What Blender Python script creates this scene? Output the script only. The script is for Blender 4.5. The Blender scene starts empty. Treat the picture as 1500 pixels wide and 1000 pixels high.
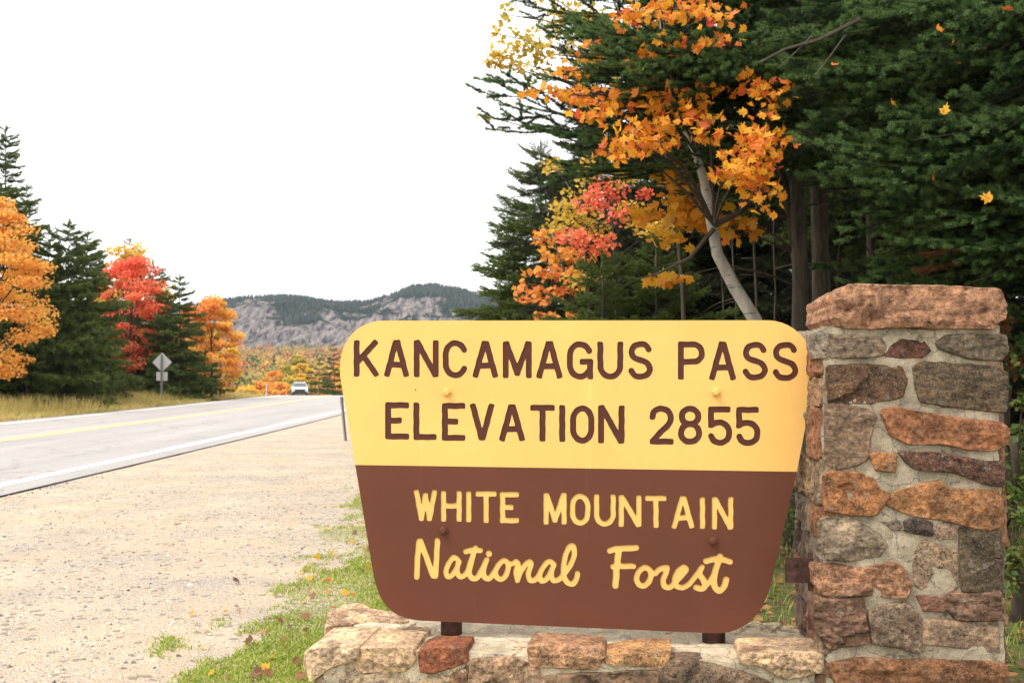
import bpy, math, random
import numpy as np
from mathutils import Vector, Matrix, noise as mnoise

SC = bpy.context.scene
COL = SC.collection
rnd = random.Random(11)
rng = np.random.default_rng(11)

# ------------------------------------------------------------------ camera, sky, sun, exposure
CAM = Vector((0.0, 0.0, 1.5))
PITCH = math.atan(50 / 1500)
cd = bpy.data.cameras.new('camera'); cam = bpy.data.objects.new('camera', cd); COL.objects.link(cam)
cam.location = CAM; cam.rotation_euler = (math.pi / 2 + PITCH, 0, 0)
cd.lens = 36; cd.sensor_width = 36; cd.clip_start = 0.05; cd.clip_end = 6000
cd.dof.use_dof = True; cd.dof.focus_distance = 4.6; cd.dof.aperture_fstop = 6.3
SC.camera = cam

SUN_EL, SUN_AZ = math.radians(60), math.radians(-118)      # high, behind the camera on the left (azimuth from +Y, clockwise)
w = bpy.data.worlds.new('World'); SC.world = w; w.use_nodes = True
nt = w.node_tree; nt.nodes.clear()
out = nt.nodes.new('ShaderNodeOutputWorld'); bg = nt.nodes.new('ShaderNodeBackground')
sky = nt.nodes.new('ShaderNodeTexSky'); sky.sky_type = 'NISHITA'; sky.sun_disc = False
sky.sun_elevation = SUN_EL; sky.sun_rotation = SUN_AZ; sky.dust_density = 4; sky.air_density = 1.0
bw = nt.nodes.new('ShaderNodeHueSaturation'); bw.inputs['Saturation'].default_value = 0.15
mixc = nt.nodes.new('ShaderNodeMix'); mixc.data_type = 'RGBA'; mixc.inputs[0].default_value = 0.75
nt.links.new(sky.outputs[0], bw.inputs['Color'])
nt.links.new(bw.outputs[0], mixc.inputs[6]); mixc.inputs[7].default_value = (10.2, 10.0, 9.8, 1)   # an even layer of cloud
nt.links.new(mixc.outputs[2], bg.inputs[0]); bg.inputs[1].default_value = 0.12
nt.links.new(bg.outputs[0], out.inputs[0])

sd = bpy.data.lights.new('sun', 'SUN'); sd.energy = 1.5; sd.angle = math.radians(22); sd.color = (1.0, 0.93, 0.82)
sun = bpy.data.objects.new('sun', sd); COL.objects.link(sun)
sdir = Vector((math.sin(SUN_AZ) * math.cos(SUN_EL), math.cos(SUN_AZ) * math.cos(SUN_EL), math.sin(SUN_EL)))
sun.rotation_euler = sdir.to_track_quat('Z', 'Y').to_euler()

SC.view_settings.view_transform = 'Standard'; SC.view_settings.look = 'None'
SC.view_settings.exposure = 0.92; SC.view_settings.gamma = 1; SC.view_settings.use_curve_mapping = False
SC.render.engine = 'CYCLES'
SC.cycles.max_bounces = 8; SC.cycles.transparent_max_bounces = 8; SC.cycles.use_denoising = True
SC.cycles.volume_bounces = 1

# ------------------------------------------------------------------ pixel -> world (pixels of the 1500x1000 photograph)
cp, sp = math.cos(PITCH), math.sin(PITCH)
def ray(px, py):
    u, v = (px - 750) / 1500, (500 - py) / 1500
    return Vector((u, cp - sp * v, sp + cp * v))
def at(px, py, Y):
    r = ray(px, py); return CAM + r * (Y / r.y)
def onz(px, py, z=0.0):
    r = ray(px, py); return CAM + r * ((z - CAM.z) / r.z)
class Plane:
    def __init__(s, P, u, v):
        s.P, s.u, s.v = Vector(P), Vector(u).normalized(), Vector(v).normalized(); s.n = s.u.cross(s.v)
    def hit(s, px, py):
        r = ray(px, py); return CAM + r * ((s.P - CAM).dot(s.n) / r.dot(s.n))
    def uv(s, px, py):
        q = s.hit(px, py) - s.P; return (q.dot(s.u), q.dot(s.v))
    def w(s, a, b, c=0.0): return s.P + s.u * a + s.v * b + s.n * c

# ------------------------------------------------------------------ terrain
def road_off(y):
    t = max(0.0, y - 10) / 40.0
    if y > 130: return -0.55 * 27 - (y - 130) * 0.37
    return -0.55 * t ** 3
def terr(x, y):
    z = 0.0
    if y > 55:
        t = min(y, 150) - 55; z -= 2.1e-4 * t * t
        if y > 150: z -= 0.0399 * (min(y, 330) - 150)
        if y > 330:
            z += 33.0 * min(1.0, (y - 330) / 770.0) ** 1.25
        if y > 150:
            z += 2.5 * mnoise.noise(Vector((x * .012, y * .012, 3)))* min(1, (y - 150) / 150)
    if x < -18 and y < 130: z += 0.25 * min(1, (-18 - x) / 12) * mnoise.noise(Vector((x * .1, y * .1, 1)))
    return z

# ------------------------------------------------------------------ mesh helpers
def np_mesh(name, V, F, mats, fm=None, smooth=False):
    V = np.asarray(V, dtype=np.float32).reshape(-1, 3)
    me = bpy.data.meshes.new(name)
    if isinstance(F, np.ndarray):
        k = F.shape[1]; idx = F.astype(np.int32).ravel(); tot = np.full(len(F), k, np.int32)
    else:
        tot = np.array([len(f) for f in F], np.int32)
        idx = np.fromiter((i for f in F for i in f), np.int32)
    me.vertices.add(len(V)); me.vertices.foreach_set('co', V.ravel())
    me.loops.add(len(idx)); me.loops.foreach_set('vertex_index', idx)
    me.polygons.add(len(tot))
    me.polygons.foreach_set('loop_start', np.concatenate(([0], np.cumsum(tot)[:-1])).astype(np.int32))
    for m in mats: me.materials.append(m)
    if fm is not None: me.polygons.foreach_set('material_index', np.asarray(fm, np.int32))
    me.polygons.foreach_set('use_smooth', np.full(len(tot), smooth))
    me.update(calc_edges=True); me.validate()
    return me
class MB:
    def __init__(s): s.V, s.F, s.M = [], [], []
    def add(s, V, F, m=0):
        o = len(s.V); s.V += [tuple(v) for v in V]
        for f in F: s.F.append(tuple(i + o for i in f)); s.M.append(m)
        return s
    def box(s, c, size, rot=None, m=0, bev=0.0):
        hx, hy, hz = (a / 2 for a in size); c = Vector(c)
        P = [Vector((x, y, z)) for z in (-hz, hz) for y in (-hy, hy) for x in (-hx, hx)]
        if rot is not None: P = [rot @ p for p in P]
        s.add([c + p for p in P], [(0, 2, 3, 1), (4, 5, 7, 6), (0, 1, 5, 4), (2, 6, 7, 3), (0, 4, 6, 2), (1, 3, 7, 5)], m); return s
    def tube(s, pts, rad, n=6, m=0, cap=True):
        pts = [Vector(p) for p in pts]; V, F = [], []
        for i, p in enumerate(pts):
            t = (pts[min(i + 1, len(pts) - 1)] - pts[max(i - 1, 0)]).normalized()
            a = t.cross(Vector((0, 0, 1)) if abs(t.z) < .95 else Vector((1, 0, 0))).normalized(); b = t.cross(a)
            r = rad[i] if hasattr(rad, '__len__') else rad
            for k in range(n):
                g = 2 * math.pi * k / n; V.append(p + a * (r * math.cos(g)) + b * (r * math.sin(g)))
        for i in range(len(pts) - 1):
            for k in range(n):
                F.append((i * n + k, (i + 1) * n + k, (i + 1) * n + (k + 1) % n, i * n + (k + 1) % n))
        if cap: F += [tuple(range(n)), tuple(reversed(range((len(pts) - 1) * n, len(pts) * n)))]
        s.add(V, F, m); return s
    def prism(s, poly, M, d0, d1, m=0):
        n = len(poly)
        V = [M @ Vector((x, y, d0)) for x, y in poly] + [M @ Vector((x, y, d1)) for x, y in poly]
        F = [tuple(reversed(range(n))), tuple(range(n, 2 * n))] + [(i, (i + 1) % n, n + (i + 1) % n, n + i) for i in range(n)]
        s.add(V, F, m); return s
    def mesh(s, name, mats, smooth=False):
        return np_mesh(name, s.V, s.F, mats if isinstance(mats, list) else [mats], s.M, smooth)
    def obj(s, name, mats, parent=None, smooth=False): return link(name, s.mesh(name, mats, smooth), parent)

def link(name, me, parent=None):
    o = bpy.data.objects.new(name, me); COL.objects.link(o)
    if parent is not None: under(o, parent)
    return o
def under(o, parent):                                     # child given in world coordinates
    o.parent = parent; o.matrix_parent_inverse = WM[parent.name].inverted()
WM = {}
def empty(name, loc, label, cat, group=None, rz=0.0):
    o = bpy.data.objects.new(name, None); COL.objects.link(o); o.empty_display_size = .1
    M = Matrix.Translation(Vector(loc)) @ Matrix.Rotation(rz, 4, 'Z'); o.matrix_world = M
    o.location = loc; o.rotation_euler = (0, 0, rz); WM[o.name] = M
    return tag(o, label, cat, group)
def tag(o, label, cat, group=None):
    o['label'] = label; o['category'] = cat
    if group: o['group'] = group
    if o.name not in WM: WM[o.name] = Matrix.Identity(4)
    return o
def structure(name, me):
    o = link(name, me); o['kind'] = 'structure'; WM[o.name] = Matrix.Identity(4); return o
def stuff(name, me, label=None, cat=None, parent=None):
    o = link(name, me, parent); o['kind'] = 'stuff'
    if label: o['label'] = label; o['category'] = cat
    return o

# ------------------------------------------------------------------ materials
def new_mat(name):
    m = bpy.data.materials.new(name); m.use_nodes = True
    t = m.node_tree; b = t.nodes['Principled BSDF']; return m, t, b
def N(t, kind, **kw):
    n = t.nodes.new(kind)
    for k, v in kw.items():
        if k in ('operation', 'blend_type', 'data_type', 'attribute_type', 'attribute_name', 'feature', 'distance', 'interpolation_type', 'musgrave_type', 'noise_type'): setattr(n, k, v)
        else: n.inputs[k].default_value = v
    return n
def tex(t, scale, detail=4, rough=.55, coord='Object', kind='noise', vec=None):
    if vec is None:
        c = t.nodes.new('ShaderNodeTexCoord'); vec = c.outputs[coord]
    n = t.nodes.new('ShaderNodeTexNoise' if kind == 'noise' else 'ShaderNodeTexVoronoi')
    n.inputs['Scale'].default_value = scale
    if kind == 'noise': n.inputs['Detail'].default_value = detail; n.inputs['Roughness'].default_value = rough
    t.links.new(vec, n.inputs['Vector']); return n
def ramp(t, src, stops):
    r = t.nodes.new('ShaderNodeValToRGB'); e = r.color_ramp.elements
    while len(e) < len(stops): e.new(0.5)
    for el, (p, c) in zip(e, stops):
        el.position = p; el.color = (*c, 1) if len(c) == 3 else c
    t.links.new(src, r.inputs[0]); return r
def mixrgb(t, a, b, fac, mode='MIX'):
    n = t.nodes.new('ShaderNodeMix'); n.data_type = 'RGBA'; n.blend_type = mode
    for s, v in ((0, fac), (6, a), (7, b)):
        if hasattr(v, 'is_output'): t.links.new(v, n.inputs[s])
        else: n.inputs[s].default_value = v if s == 0 else (*v, 1)
    return n.outputs[2]
def bump(t, b, src, strength=.5, dist=.01):
    n = t.nodes.new('ShaderNodeBump'); n.inputs['Strength'].default_value = strength; n.inputs['Distance'].default_value = dist
    t.links.new(src, n.inputs['Height']); t.links.new(n.outputs[0], b.inputs['Normal']); return n
def plain(name, c, rough=.6, metal=0.0, spec=.5, mottled=.12, scale=30):
    m, t, b = new_mat(name)
    n = tex(t, scale, 5)
    lo, hi = tuple(x * (1 - mottled) for x in c), tuple(min(1, x * (1 + mottled)) for x in c)
    r = ramp(t, n.outputs[0], [(.3, lo), (.7, hi)]); t.links.new(r.outputs[0], b.inputs['Base Color'])
    b.inputs['Roughness'].default_value = rough; b.inputs['Metallic'].default_value = metal
    b.inputs['Specular IOR Level'].default_value = spec
    return m

def leafy(name, stops, per='island', transl=.35, rough=.55, patch=0):
    m, t, b = new_mat(name); t.nodes.remove(b)
    o = t.nodes['Material Output']
    if per == 'island':
        g = t.nodes.new('ShaderNodeNewGeometry'); src = g.outputs['Random Per Island']
    else:
        g = t.nodes.new('ShaderNodeObjectInfo'); src = g.outputs['Random']
    if patch:                                             # neighbouring leaves turn together
        n = tex(t, patch, 2, coord='Object')
        mr = t.nodes.new('ShaderNodeMapRange'); mr.inputs[1].default_value = .3; mr.inputs[2].default_value = .7
        t.links.new(n.outputs[0], mr.inputs[0])
        mx = t.nodes.new('ShaderNodeMix'); mx.inputs[0].default_value = .6
        t.links.new(src, mx.inputs[2]); t.links.new(mr.outputs[0], mx.inputs[3]); src = mx.outputs[0]
    r = ramp(t, src, stops)
    d = t.nodes.new('ShaderNodeBsdfPrincipled'); d.inputs['Roughness'].default_value = rough; d.inputs['Specular IOR Level'].default_value = .3
    tr = t.nodes.new('ShaderNodeBsdfTranslucent'); mx = t.nodes.new('ShaderNodeMixShader'); mx.inputs[0].default_value = transl
    t.links.new(r.outputs[0], d.inputs['Base Color']); t.links.new(r.outputs[0], tr.inputs[0])
    t.links.new(d.outputs[0], mx.inputs[1]); t.links.new(tr.outputs[0], mx.inputs[2]); t.links.new(mx.outputs[0], o.inputs[0])
    return m
def bark_mat(name, lo, hi, sx=6, sz=1.2, marks=None):
    m, t, b = new_mat(name)
    c = t.nodes.new('ShaderNodeTexCoord'); mp = t.nodes.new('ShaderNodeMapping')
    mp.inputs['Scale'].default_value = (sx, sx, sz); t.links.new(c.outputs['Object'], mp.inputs[0])
    n = tex(t, 4, 8, .65, vec=mp.outputs[0])
    r = ramp(t, n.outputs[0], [(.3, lo), (.65, hi)]); colr = r.outputs[0]
    if marks:
        mp2 = t.nodes.new('ShaderNodeMapping'); mp2.inputs['Scale'].default_value = (3, 3, 16); t.links.new(c.outputs['Object'], mp2.inputs[0])
        n2 = tex(t, 2.2, 3, .6, vec=mp2.outputs[0])
        r2 = ramp(t, n2.outputs[0], [(.60, (0, 0, 0)), (.66, (1, 1, 1))])
        colr = mixrgb(t, colr, marks, r2.outputs[0])
    t.links.new(colr, b.inputs['Base Color']); b.inputs['Roughness'].default_value = .9
    bump(t, b, n.outputs[0], .7, .01); return m

M = {}
M['bark'] = bark_mat('spruce bark', (.022, .017, .012), (.105, .082, .056))
M['twig'] = bark_mat('twig bark', (.03, .022, .016), (.09, .065, .045))
M['pale_bark'] = bark_mat('pale maple bark', (.22, .19, .155), (.46, .42, .36), 2.5, 1, (.06, .05, .042))
M['needle_near'] = leafy('fir needles', [(0, (.014, .032, .011)), (.5, (.024, .056, .018)), (1, (.045, .085, .026))], transl=.15)
M['tip_near'] = leafy('young fir needles', [(0, (.055, .11, .028)), (.5, (.10, .18, .048)), (1, (.20, .28, .10))], transl=.42)
M['needle_dead'] = leafy('dead rust needles', [(0, (.16, .06, .025)), (1, (.30, .12, .05))], transl=.2)
M['needle_mid'] = leafy('spruce needles', [(0, (.035, .062, .012)), (.6, (.065, .11, .02)), (1, (.10, .145, .03))], transl=.25)
M['tip_mid'] = leafy('young spruce needles', [(0, (.085, .135, .024)), (.5, (.15, .21, .04)), (1, (.24, .28, .07))], transl=.42)
M['deep_tip'] = leafy('spruce tips darkened for shade', [(0, (.028, .045, .012)), (1, (.055, .08, .022))], transl=.15)  # interior spruce tips: forest shade put into a darker needle colour
M['deep'] = leafy('foliage darkened for shade', [(0, (.018, .016, .011)), (.6, (.03, .032, .015)), (1, (.05, .04, .025))], transl=.1)  # inner needles and far wood: gloom of the interior painted into the colour
M['needle_far'] = leafy('far spruce needles', [(0, (.045, .075, .016)), (.6, (.085, .13, .026)), (1, (.13, .16, .04))], transl=.25)
M['tip_far'] = leafy('young far spruce needles', [(0, (.085, .135, .026)), (.5, (.15, .195, .04)), (1, (.23, .25, .07))], transl=.42)

def stone_mat():
    m, t, b = new_mat('field stone')
    oi = t.nodes.new('ShaderNodeObjectInfo')
    c = t.nodes.new('ShaderNodeTexCoord'); ad = t.nodes.new('ShaderNodeVectorMath'); ad.operation = 'MULTIPLY_ADD'
    cmb = t.nodes.new('ShaderNodeCombineXYZ'); 
    for i in range(3): t.links.new(oi.outputs['Random'], cmb.inputs[i])
    t.links.new(cmb.outputs[0], ad.inputs[0]); ad.inputs[1].default_value = (17, 31, 7); t.links.new(c.outputs['Object'], ad.inputs[2])
    v = ad.outputs[0]
    big = tex(t, 9, 6, .65, vec=v); mid = tex(t, 42, 5, .7, vec=v); fine = tex(t, 210, 3, .7, vec=v)
    sp_ = tex(t, 190, kind='vor', vec=v)
    base = oi.outputs['Color']
    r1 = ramp(t, big.outputs[0], [(.32, (.55, .51, .48)), (.5, (1.05, 1.03, 1.0)), (.68, (1.6, 1.5, 1.34))])
    colr = mixrgb(t, base, r1.outputs[0], 1.0, 'MULTIPLY')
    r2 = ramp(t, mid.outputs[0], [(.36, (.38, .36, .35)), (.52, (1, 1, 1)), (.70, (1.5, 1.45, 1.32))])
    colr = mixrgb(t, colr, r2.outputs[0], .9, 'MULTIPLY')
    sep = t.nodes.new('ShaderNodeSeparateColor'); t.links.new(sp_.outputs['Color'], sep.inputs[0])
    dk = ramp(t, sep.outputs[0], [(.80, (0, 0, 0)), (.84, (1, 1, 1))])
    lt = ramp(t, sep.outputs[1], [(.82, (0, 0, 0)), (.86, (1, 1, 1))])
    f1 = t.nodes.new('ShaderNodeMath'); f1.operation = 'MULTIPLY'; t.links.new(dk.outputs[0], f1.inputs[0]); rm1 = t.nodes.new('ShaderNodeMapRange'); rm1.inputs[3].default_value = .05; rm1.inputs[4].default_value = .75; t.links.new(oi.outputs['Random'], rm1.inputs[0]); t.links.new(rm1.outputs[0], f1.inputs[1])
    colr = mixrgb(t, colr, (.035, .032, .032), f1.outputs[0])
    f2 = t.nodes.new('ShaderNodeMath'); f2.operation = 'MULTIPLY'; f2.inputs[1].default_value = .16; t.links.new(lt.outputs[0], f2.inputs[0])
    colr = mixrgb(t, colr, (.5, .45, .38), f2.outputs[0])
    mpb = t.nodes.new('ShaderNodeMapping'); mpb.inputs['Scale'].default_value = (4, 4, 26); mpb.inputs['Rotation'].default_value = (.3, .25, 0); t.links.new(v, mpb.inputs[0])
    bed = tex(t, 1.6, 6, .65, vec=mpb.outputs[0]); br_ = ramp(t, bed.outputs[0], [(.36, (.52, .47, .44)), (.5, (1, 1, 1)), (.66, (1.35, 1.25, 1.1))])
    rb = t.nodes.new('ShaderNodeMath'); rb.operation = 'FRACT'; rb2 = t.nodes.new('ShaderNodeMath'); rb2.operation = 'MULTIPLY'; rb2.inputs[1].default_value = 7.3
    t.links.new(oi.outputs['Random'], rb2.inputs[0]); t.links.new(rb2.outputs[0], rb.inputs[0])
    colr = mixrgb(t, colr, br_.outputs[0], rb.outputs[0], 'MULTIPLY')                  # some stones are bedded, some not
    lich = tex(t, 16, 8, .75, vec=v); lr = ramp(t, lich.outputs[0], [(.58, (0, 0, 0)), (.66, (.4, .4, .4))])
    colr = mixrgb(t, colr, (.40, .37, .31), lr.outputs[0])
    t.links.new(colr, b.inputs['Base Color']); b.inputs['Roughness'].default_value = .88; b.inputs['Specular IOR Level'].default_value = .25
    h = t.nodes.new('ShaderNodeMath'); h.operation = 'MULTIPLY_ADD'; h.inputs[1].default_value = .5
    t.links.new(fine.outputs[0], h.inputs[0]); t.links.new(mid.outputs[0], h.inputs[2])
    h2 = t.nodes.new('ShaderNodeMath'); h2.operation = 'ADD'; t.links.new(h.outputs[0], h2.inputs[0]); t.links.new(big.outputs[0], h2.inputs[1])
    bump(t, b, h2.outputs[0], .9, .02); return m
M['stone'] = stone_mat()
def mortar_mat(name='lime mortar', k=1.0):
    m, t, b = new_mat(name)
    n = tex(t, 14, 7, .7); f = tex(t, 160, 4, .75)
    r = ramp(t, n.outputs[0], [(.3, (.25 * k, .205 * k, .14 * k)), (.5, (.43 * k, .355 * k, .25 * k)), (.72, (.54 * k, .46 * k, .34 * k))])
    r2 = ramp(t, f.outputs[0], [(.35, (.55, .54, .52)), (.5, (1, 1, 1)), (.68, (1.25, 1.25, 1.22))])
    c = mixrgb(t, r.outputs[0], r2.outputs[0], .85, 'MULTIPLY')
    sn = tex(t, 4.5, 8, .7); ss = ramp(t, sn.outputs[0], [(.50, (0, 0, 0)), (.68, (.75, .75, .75))]); c = mixrgb(t, c, (.17 * k, .15 * k, .105 * k), ss.outputs[0])
    cv = t.nodes.new('ShaderNodeTexVoronoi'); cv.feature = 'DISTANCE_TO_EDGE'; cv.inputs['Scale'].default_value = 7; wp = tex(t, 9, 4); co_ = t.nodes.new('ShaderNodeTexCoord')
    wx = t.nodes.new('ShaderNodeVectorMath'); wx.operation = 'MULTIPLY_ADD'; wx.inputs[1].default_value = (.12, .12, .12); t.links.new(wp.outputs['Color'], wx.inputs[0]); t.links.new(co_.outputs['Object'], wx.inputs[2]); t.links.new(wx.outputs[0], cv.inputs['Vector'])
    ck = ramp(t, cv.outputs['Distance'], [(.006, (.7, .7, .7)), (.016, (0, 0, 0))]); c = mixrgb(t, c, (.09, .075, .055), ck.outputs[0])
    t.links.new(c, b.inputs['Base Color'])
    b.inputs['Roughness'].default_value = .95
    h = t.nodes.new('ShaderNodeMath'); h.operation = 'MULTIPLY_ADD'; h.inputs[1].default_value = .6
    t.links.new(f.outputs[0], h.inputs[0]); t.links.new(n.outputs[0], h.inputs[2])
    bump(t, b, h.outputs[0], .9, .012); return m
M['mortar'] = mortar_mat(); M['mortar_pale'] = mortar_mat('mortar lightened as sunlit', 1.5)  # pale copy for the low wall: its sunlit brightness is put into the colour
def paint(name, c, spec=.15):
    m, t, b = new_mat(name)
    n = tex(t, 3, 6, .6); f = tex(t, 90, 3)
    r = ramp(t, n.outputs[0], [(.3, tuple(x * .93 for x in c)), (.7, tuple(min(1, x * 1.05) for x in c))])
    co = t.nodes.new('ShaderNodeTexCoord')
    def scaled(v):
        mp = t.nodes.new('ShaderNodeMapping'); mp.inputs['Scale'].default_value = v; t.links.new(co.outputs['Object'], mp.inputs[0]); return mp.outputs[0]
    st = tex(t, 1, 6, .7, vec=scaled((16, 16, .9)))                            # rain streaks running down the boards
    sr = ramp(t, st.outputs[0], [(.60, (0, 0, 0)), (.80, (.30, .30, .30))])
    colr = mixrgb(t, r.outputs[0], tuple(min(1, x * 1.35 + .03) for x in c), sr.outputs[0])
    sc = tex(t, 7, 9, .8); sr2 = ramp(t, sc.outputs[0], [(.68, (0, 0, 0)), (.74, (.35, .35, .35))])
    colr = mixrgb(t, colr, tuple(x * .72 for x in c), sr2.outputs[0])
    vo = tex(t, 9, kind='vor'); vr = ramp(t, vo.outputs['Distance'], [(.035, (.8, .8, .8)), (.05, (0, 0, 0))])
    sep = t.nodes.new('ShaderNodeSeparateColor'); t.links.new(vo.outputs['Color'], sep.inputs[0])
    few = ramp(t, sep.outputs[0], [(.86, (0, 0, 0)), (.87, (1, 1, 1))])
    mu = t.nodes.new('ShaderNodeMath'); mu.operation = 'MULTIPLY'; t.links.new(vr.outputs[0], mu.inputs[0]); t.links.new(few.outputs[0], mu.inputs[1])
    colr = mixrgb(t, colr, (.06, .04, .03), mu.outputs[0])                      # a few chips and specks
    t.links.new(colr, b.inputs['Base Color']); b.inputs['Roughness'].default_value = .62; b.inputs['Specular IOR Level'].default_value = spec
    gr = tex(t, 1, 5, .6, vec=scaled((5, 5, 60)))                               # wood grain telegraphing through
    h = t.nodes.new('ShaderNodeMath'); h.operation = 'MULTIPLY_ADD'; h.inputs[1].default_value = .4; t.links.new(f.outputs[0], h.inputs[0]); t.links.new(gr.outputs[0], h.inputs[2])
    bump(t, b, h.outputs[0], .14, .003); return m
M['yellow'] = paint('yellow sign paint', (.83, .495, .15))
M['brown'] = paint('brown sign paint', (.131, .046, .0265))
M['letter_yellow'] = paint('yellow letter paint', (.80, .50, .15))
M['letter_brown'] = paint('brown letter paint', (.090, .031, .021))
M['rust'] = plain('rusty brown steel', (.07, .03, .022), .7, .3, mottled=.5, scale=40)
M['alu'] = plain('weathered aluminium', (.50, .49, .48), .6, .1, mottled=.15)
M['galv'] = plain('galvanised steel', (.26, .25, .235), .6, .5, mottled=.25)
M['white_plastic'] = plain('white plastic', (.6, .6, .58), .6)

def ground_mat():
    m, t, b = new_mat('forest ground')
    n = tex(t, .35, 6, .6); f = tex(t, 22, 6, .7)
    r = ramp(t, n.outputs[0], [(.35, (.10, .085, .045)), (.5, (.09, .105, .035)), (.65, (.15, .13, .06))])
    r2 = ramp(t, f.outputs[0], [(.3, (.35, .33, .3)), (.5, (1, 1, 1)), (.7, (1.6, 1.4, 1.2))])
    c = mixrgb(t, r.outputs[0], r2.outputs[0], .8, 'MULTIPLY'); t.links.new(c, b.inputs['Base Color']); b.inputs['Roughness'].default_value = 1
    b.inputs['Specular IOR Level'].default_value = .1
    bump(t, b, f.outputs[0], .6, .03); return m
M['ground'] = ground_mat()
def gravel_mat():
    m, t, b = new_mat('sandy gravel')
    n = tex(t, 1.1, 8, .65); f = tex(t, 55, 6, .75); v = tex(t, 95, kind='vor'); v2 = tex(t, 24, kind='vor')
    r = ramp(t, n.outputs[0], [(.34, (.43, .36, .29)), (.5, (.57, .445, .32)), (.66, (.66, .525, .385))])
    r2 = ramp(t, f.outputs[0], [(.3, (.55, .52, .49)), (.5, (1, 1, 1)), (.72, (1.25, 1.25, 1.25))])
    c = mixrgb(t, r.outputs[0], r2.outputs[0], .8, 'MULTIPLY')
    sep = t.nodes.new('ShaderNodeSeparateColor'); t.links.new(v.outputs['Color'], sep.inputs[0])
    pr = ramp(t, sep.outputs[0], [(0, (.22, .21, .21)), (.5, (.42, .375, .32)), (1, (.66, .61, .54))])
    pn = tex(t, .9, 5, .65); pa = t.nodes.new('ShaderNodeMath'); pa.operation = 'MULTIPLY_ADD'; pa.inputs[1].default_value = 2.4; t.links.new(pn.outputs[0], pa.inputs[0]); t.links.new(sep.outputs[1], pa.inputs[2])
    pf = ramp(t, pa.outputs[0], [(.0, (0, 0, 0)), (1, (0, 0, 0))]); pf.color_ramp.elements[0].position = .99; pf.color_ramp.elements[1].color = (.8, .8, .8, 1)
    pa2 = t.nodes.new('ShaderNodeMath'); pa2.operation = 'SUBTRACT'; t.links.new(pa.outputs[0], pa2.inputs[0]); pa2.inputs[1].default_value = .84; t.links.new(pa2.outputs[0], pf.inputs[0])
    c = mixrgb(t, c, pr.outputs[0], pf.outputs[0])
    sep2 = t.nodes.new('ShaderNodeSeparateColor'); t.links.new(v2.outputs['Color'], sep2.inputs[0])
    pf2 = ramp(t, sep2.outputs[2], [(.93, (0, 0, 0)), (.95, (.6, .6, .6))])
    c = mixrgb(t, c, (.16, .13, .11), pf2.outputs[0])
    t.links.new(c, b.inputs['Base Color']); b.inputs['Roughness'].default_value = .95; b.inputs['Specular IOR Level'].default_value = .2
    h = t.nodes.new('ShaderNodeMath'); h.operation = 'MULTIPLY_ADD'; h.inputs[1].default_value = -.8
    t.links.new(v.outputs['Distance'], h.inputs[0]); t.links.new(f.outputs[0], h.inputs[2])
    bump(t, b, h.outputs[0], .8, .02); return m
M['gravel'] = gravel_mat()
def asphalt_mat():
    m, t, b = new_mat('worn pale asphalt')
    c = t.nodes.new('ShaderNodeTexCoord'); mp = t.nodes.new('ShaderNodeMapping'); mp.inputs['Scale'].default_value = (1.2, .06, 1); t.links.new(c.outputs['Object'], mp.inputs[0])
    n = tex(t, 1.0, 6, .6, vec=mp.outputs[0]); f = tex(t, 70, 4, .8)
    r = ramp(t, n.outputs[0], [(.3, (.27, .255, .245)), (.7, (.36, .34, .325))])
    r2 = ramp(t, f.outputs[0], [(.3, (.65, .65, .65)), (.7, (1.3, 1.3, 1.3))])
    k = mixrgb(t, r.outputs[0], r2.outputs[0], .8, 'MULTIPLY')
    cv = t.nodes.new('ShaderNodeTexVoronoi'); cv.feature = 'DISTANCE_TO_EDGE'; cv.inputs['Scale'].default_value = .35; wp = tex(t, .8, 5, .7)
    wx = t.nodes.new('ShaderNodeVectorMath'); wx.operation = 'MULTIPLY_ADD'; wx.inputs[1].default_value = (2.2, 2.2, 0); t.links.new(wp.outputs['Color'], wx.inputs[0]); t.links.new(c.outputs['Object'], wx.inputs[2]); t.links.new(wx.outputs[0], cv.inputs['Vector'])
    ck = ramp(t, cv.outputs['Distance'], [(.004, (.55, .55, .55)), (.010, (0, 0, 0))]); k = mixrgb(t, k, (.10, .095, .09), ck.outputs[0])
    t.links.new(k, b.inputs['Base Color']); b.inputs['Roughness'].default_value = .75
    bump(t, b, f.outputs[0], .3, .005); return m
M['asphalt'] = asphalt_mat()
M['line_white'] = plain('worn white road paint', (.80, .79, .76), .7, mottled=.12, scale=9)
M['line_yellow'] = plain('worn yellow road paint', (.72, .54, .22), .7, mottled=.2, scale=9)
M['grass'] = leafy('short grass', [(0, (.18, .28, .025)), (.5, (.31, .42, .05)), (.8, (.45, .46, .10)), (1, (.56, .44, .19))], transl=.4)
M['dry_grass'] = leafy('dry verge grass', [(0, (.30, .28, .07)), (.35, (.52, .41, .13)), (.8, (.66, .48, .19)), (1, (.46, .28, .12))], transl=.35, patch=.25)
M['litter'] = leafy('leaf litter', [(0, (.12, .06, .03)), (.5, (.24, .13, .06)), (1, (.40, .20, .06))], transl=.2)

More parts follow.
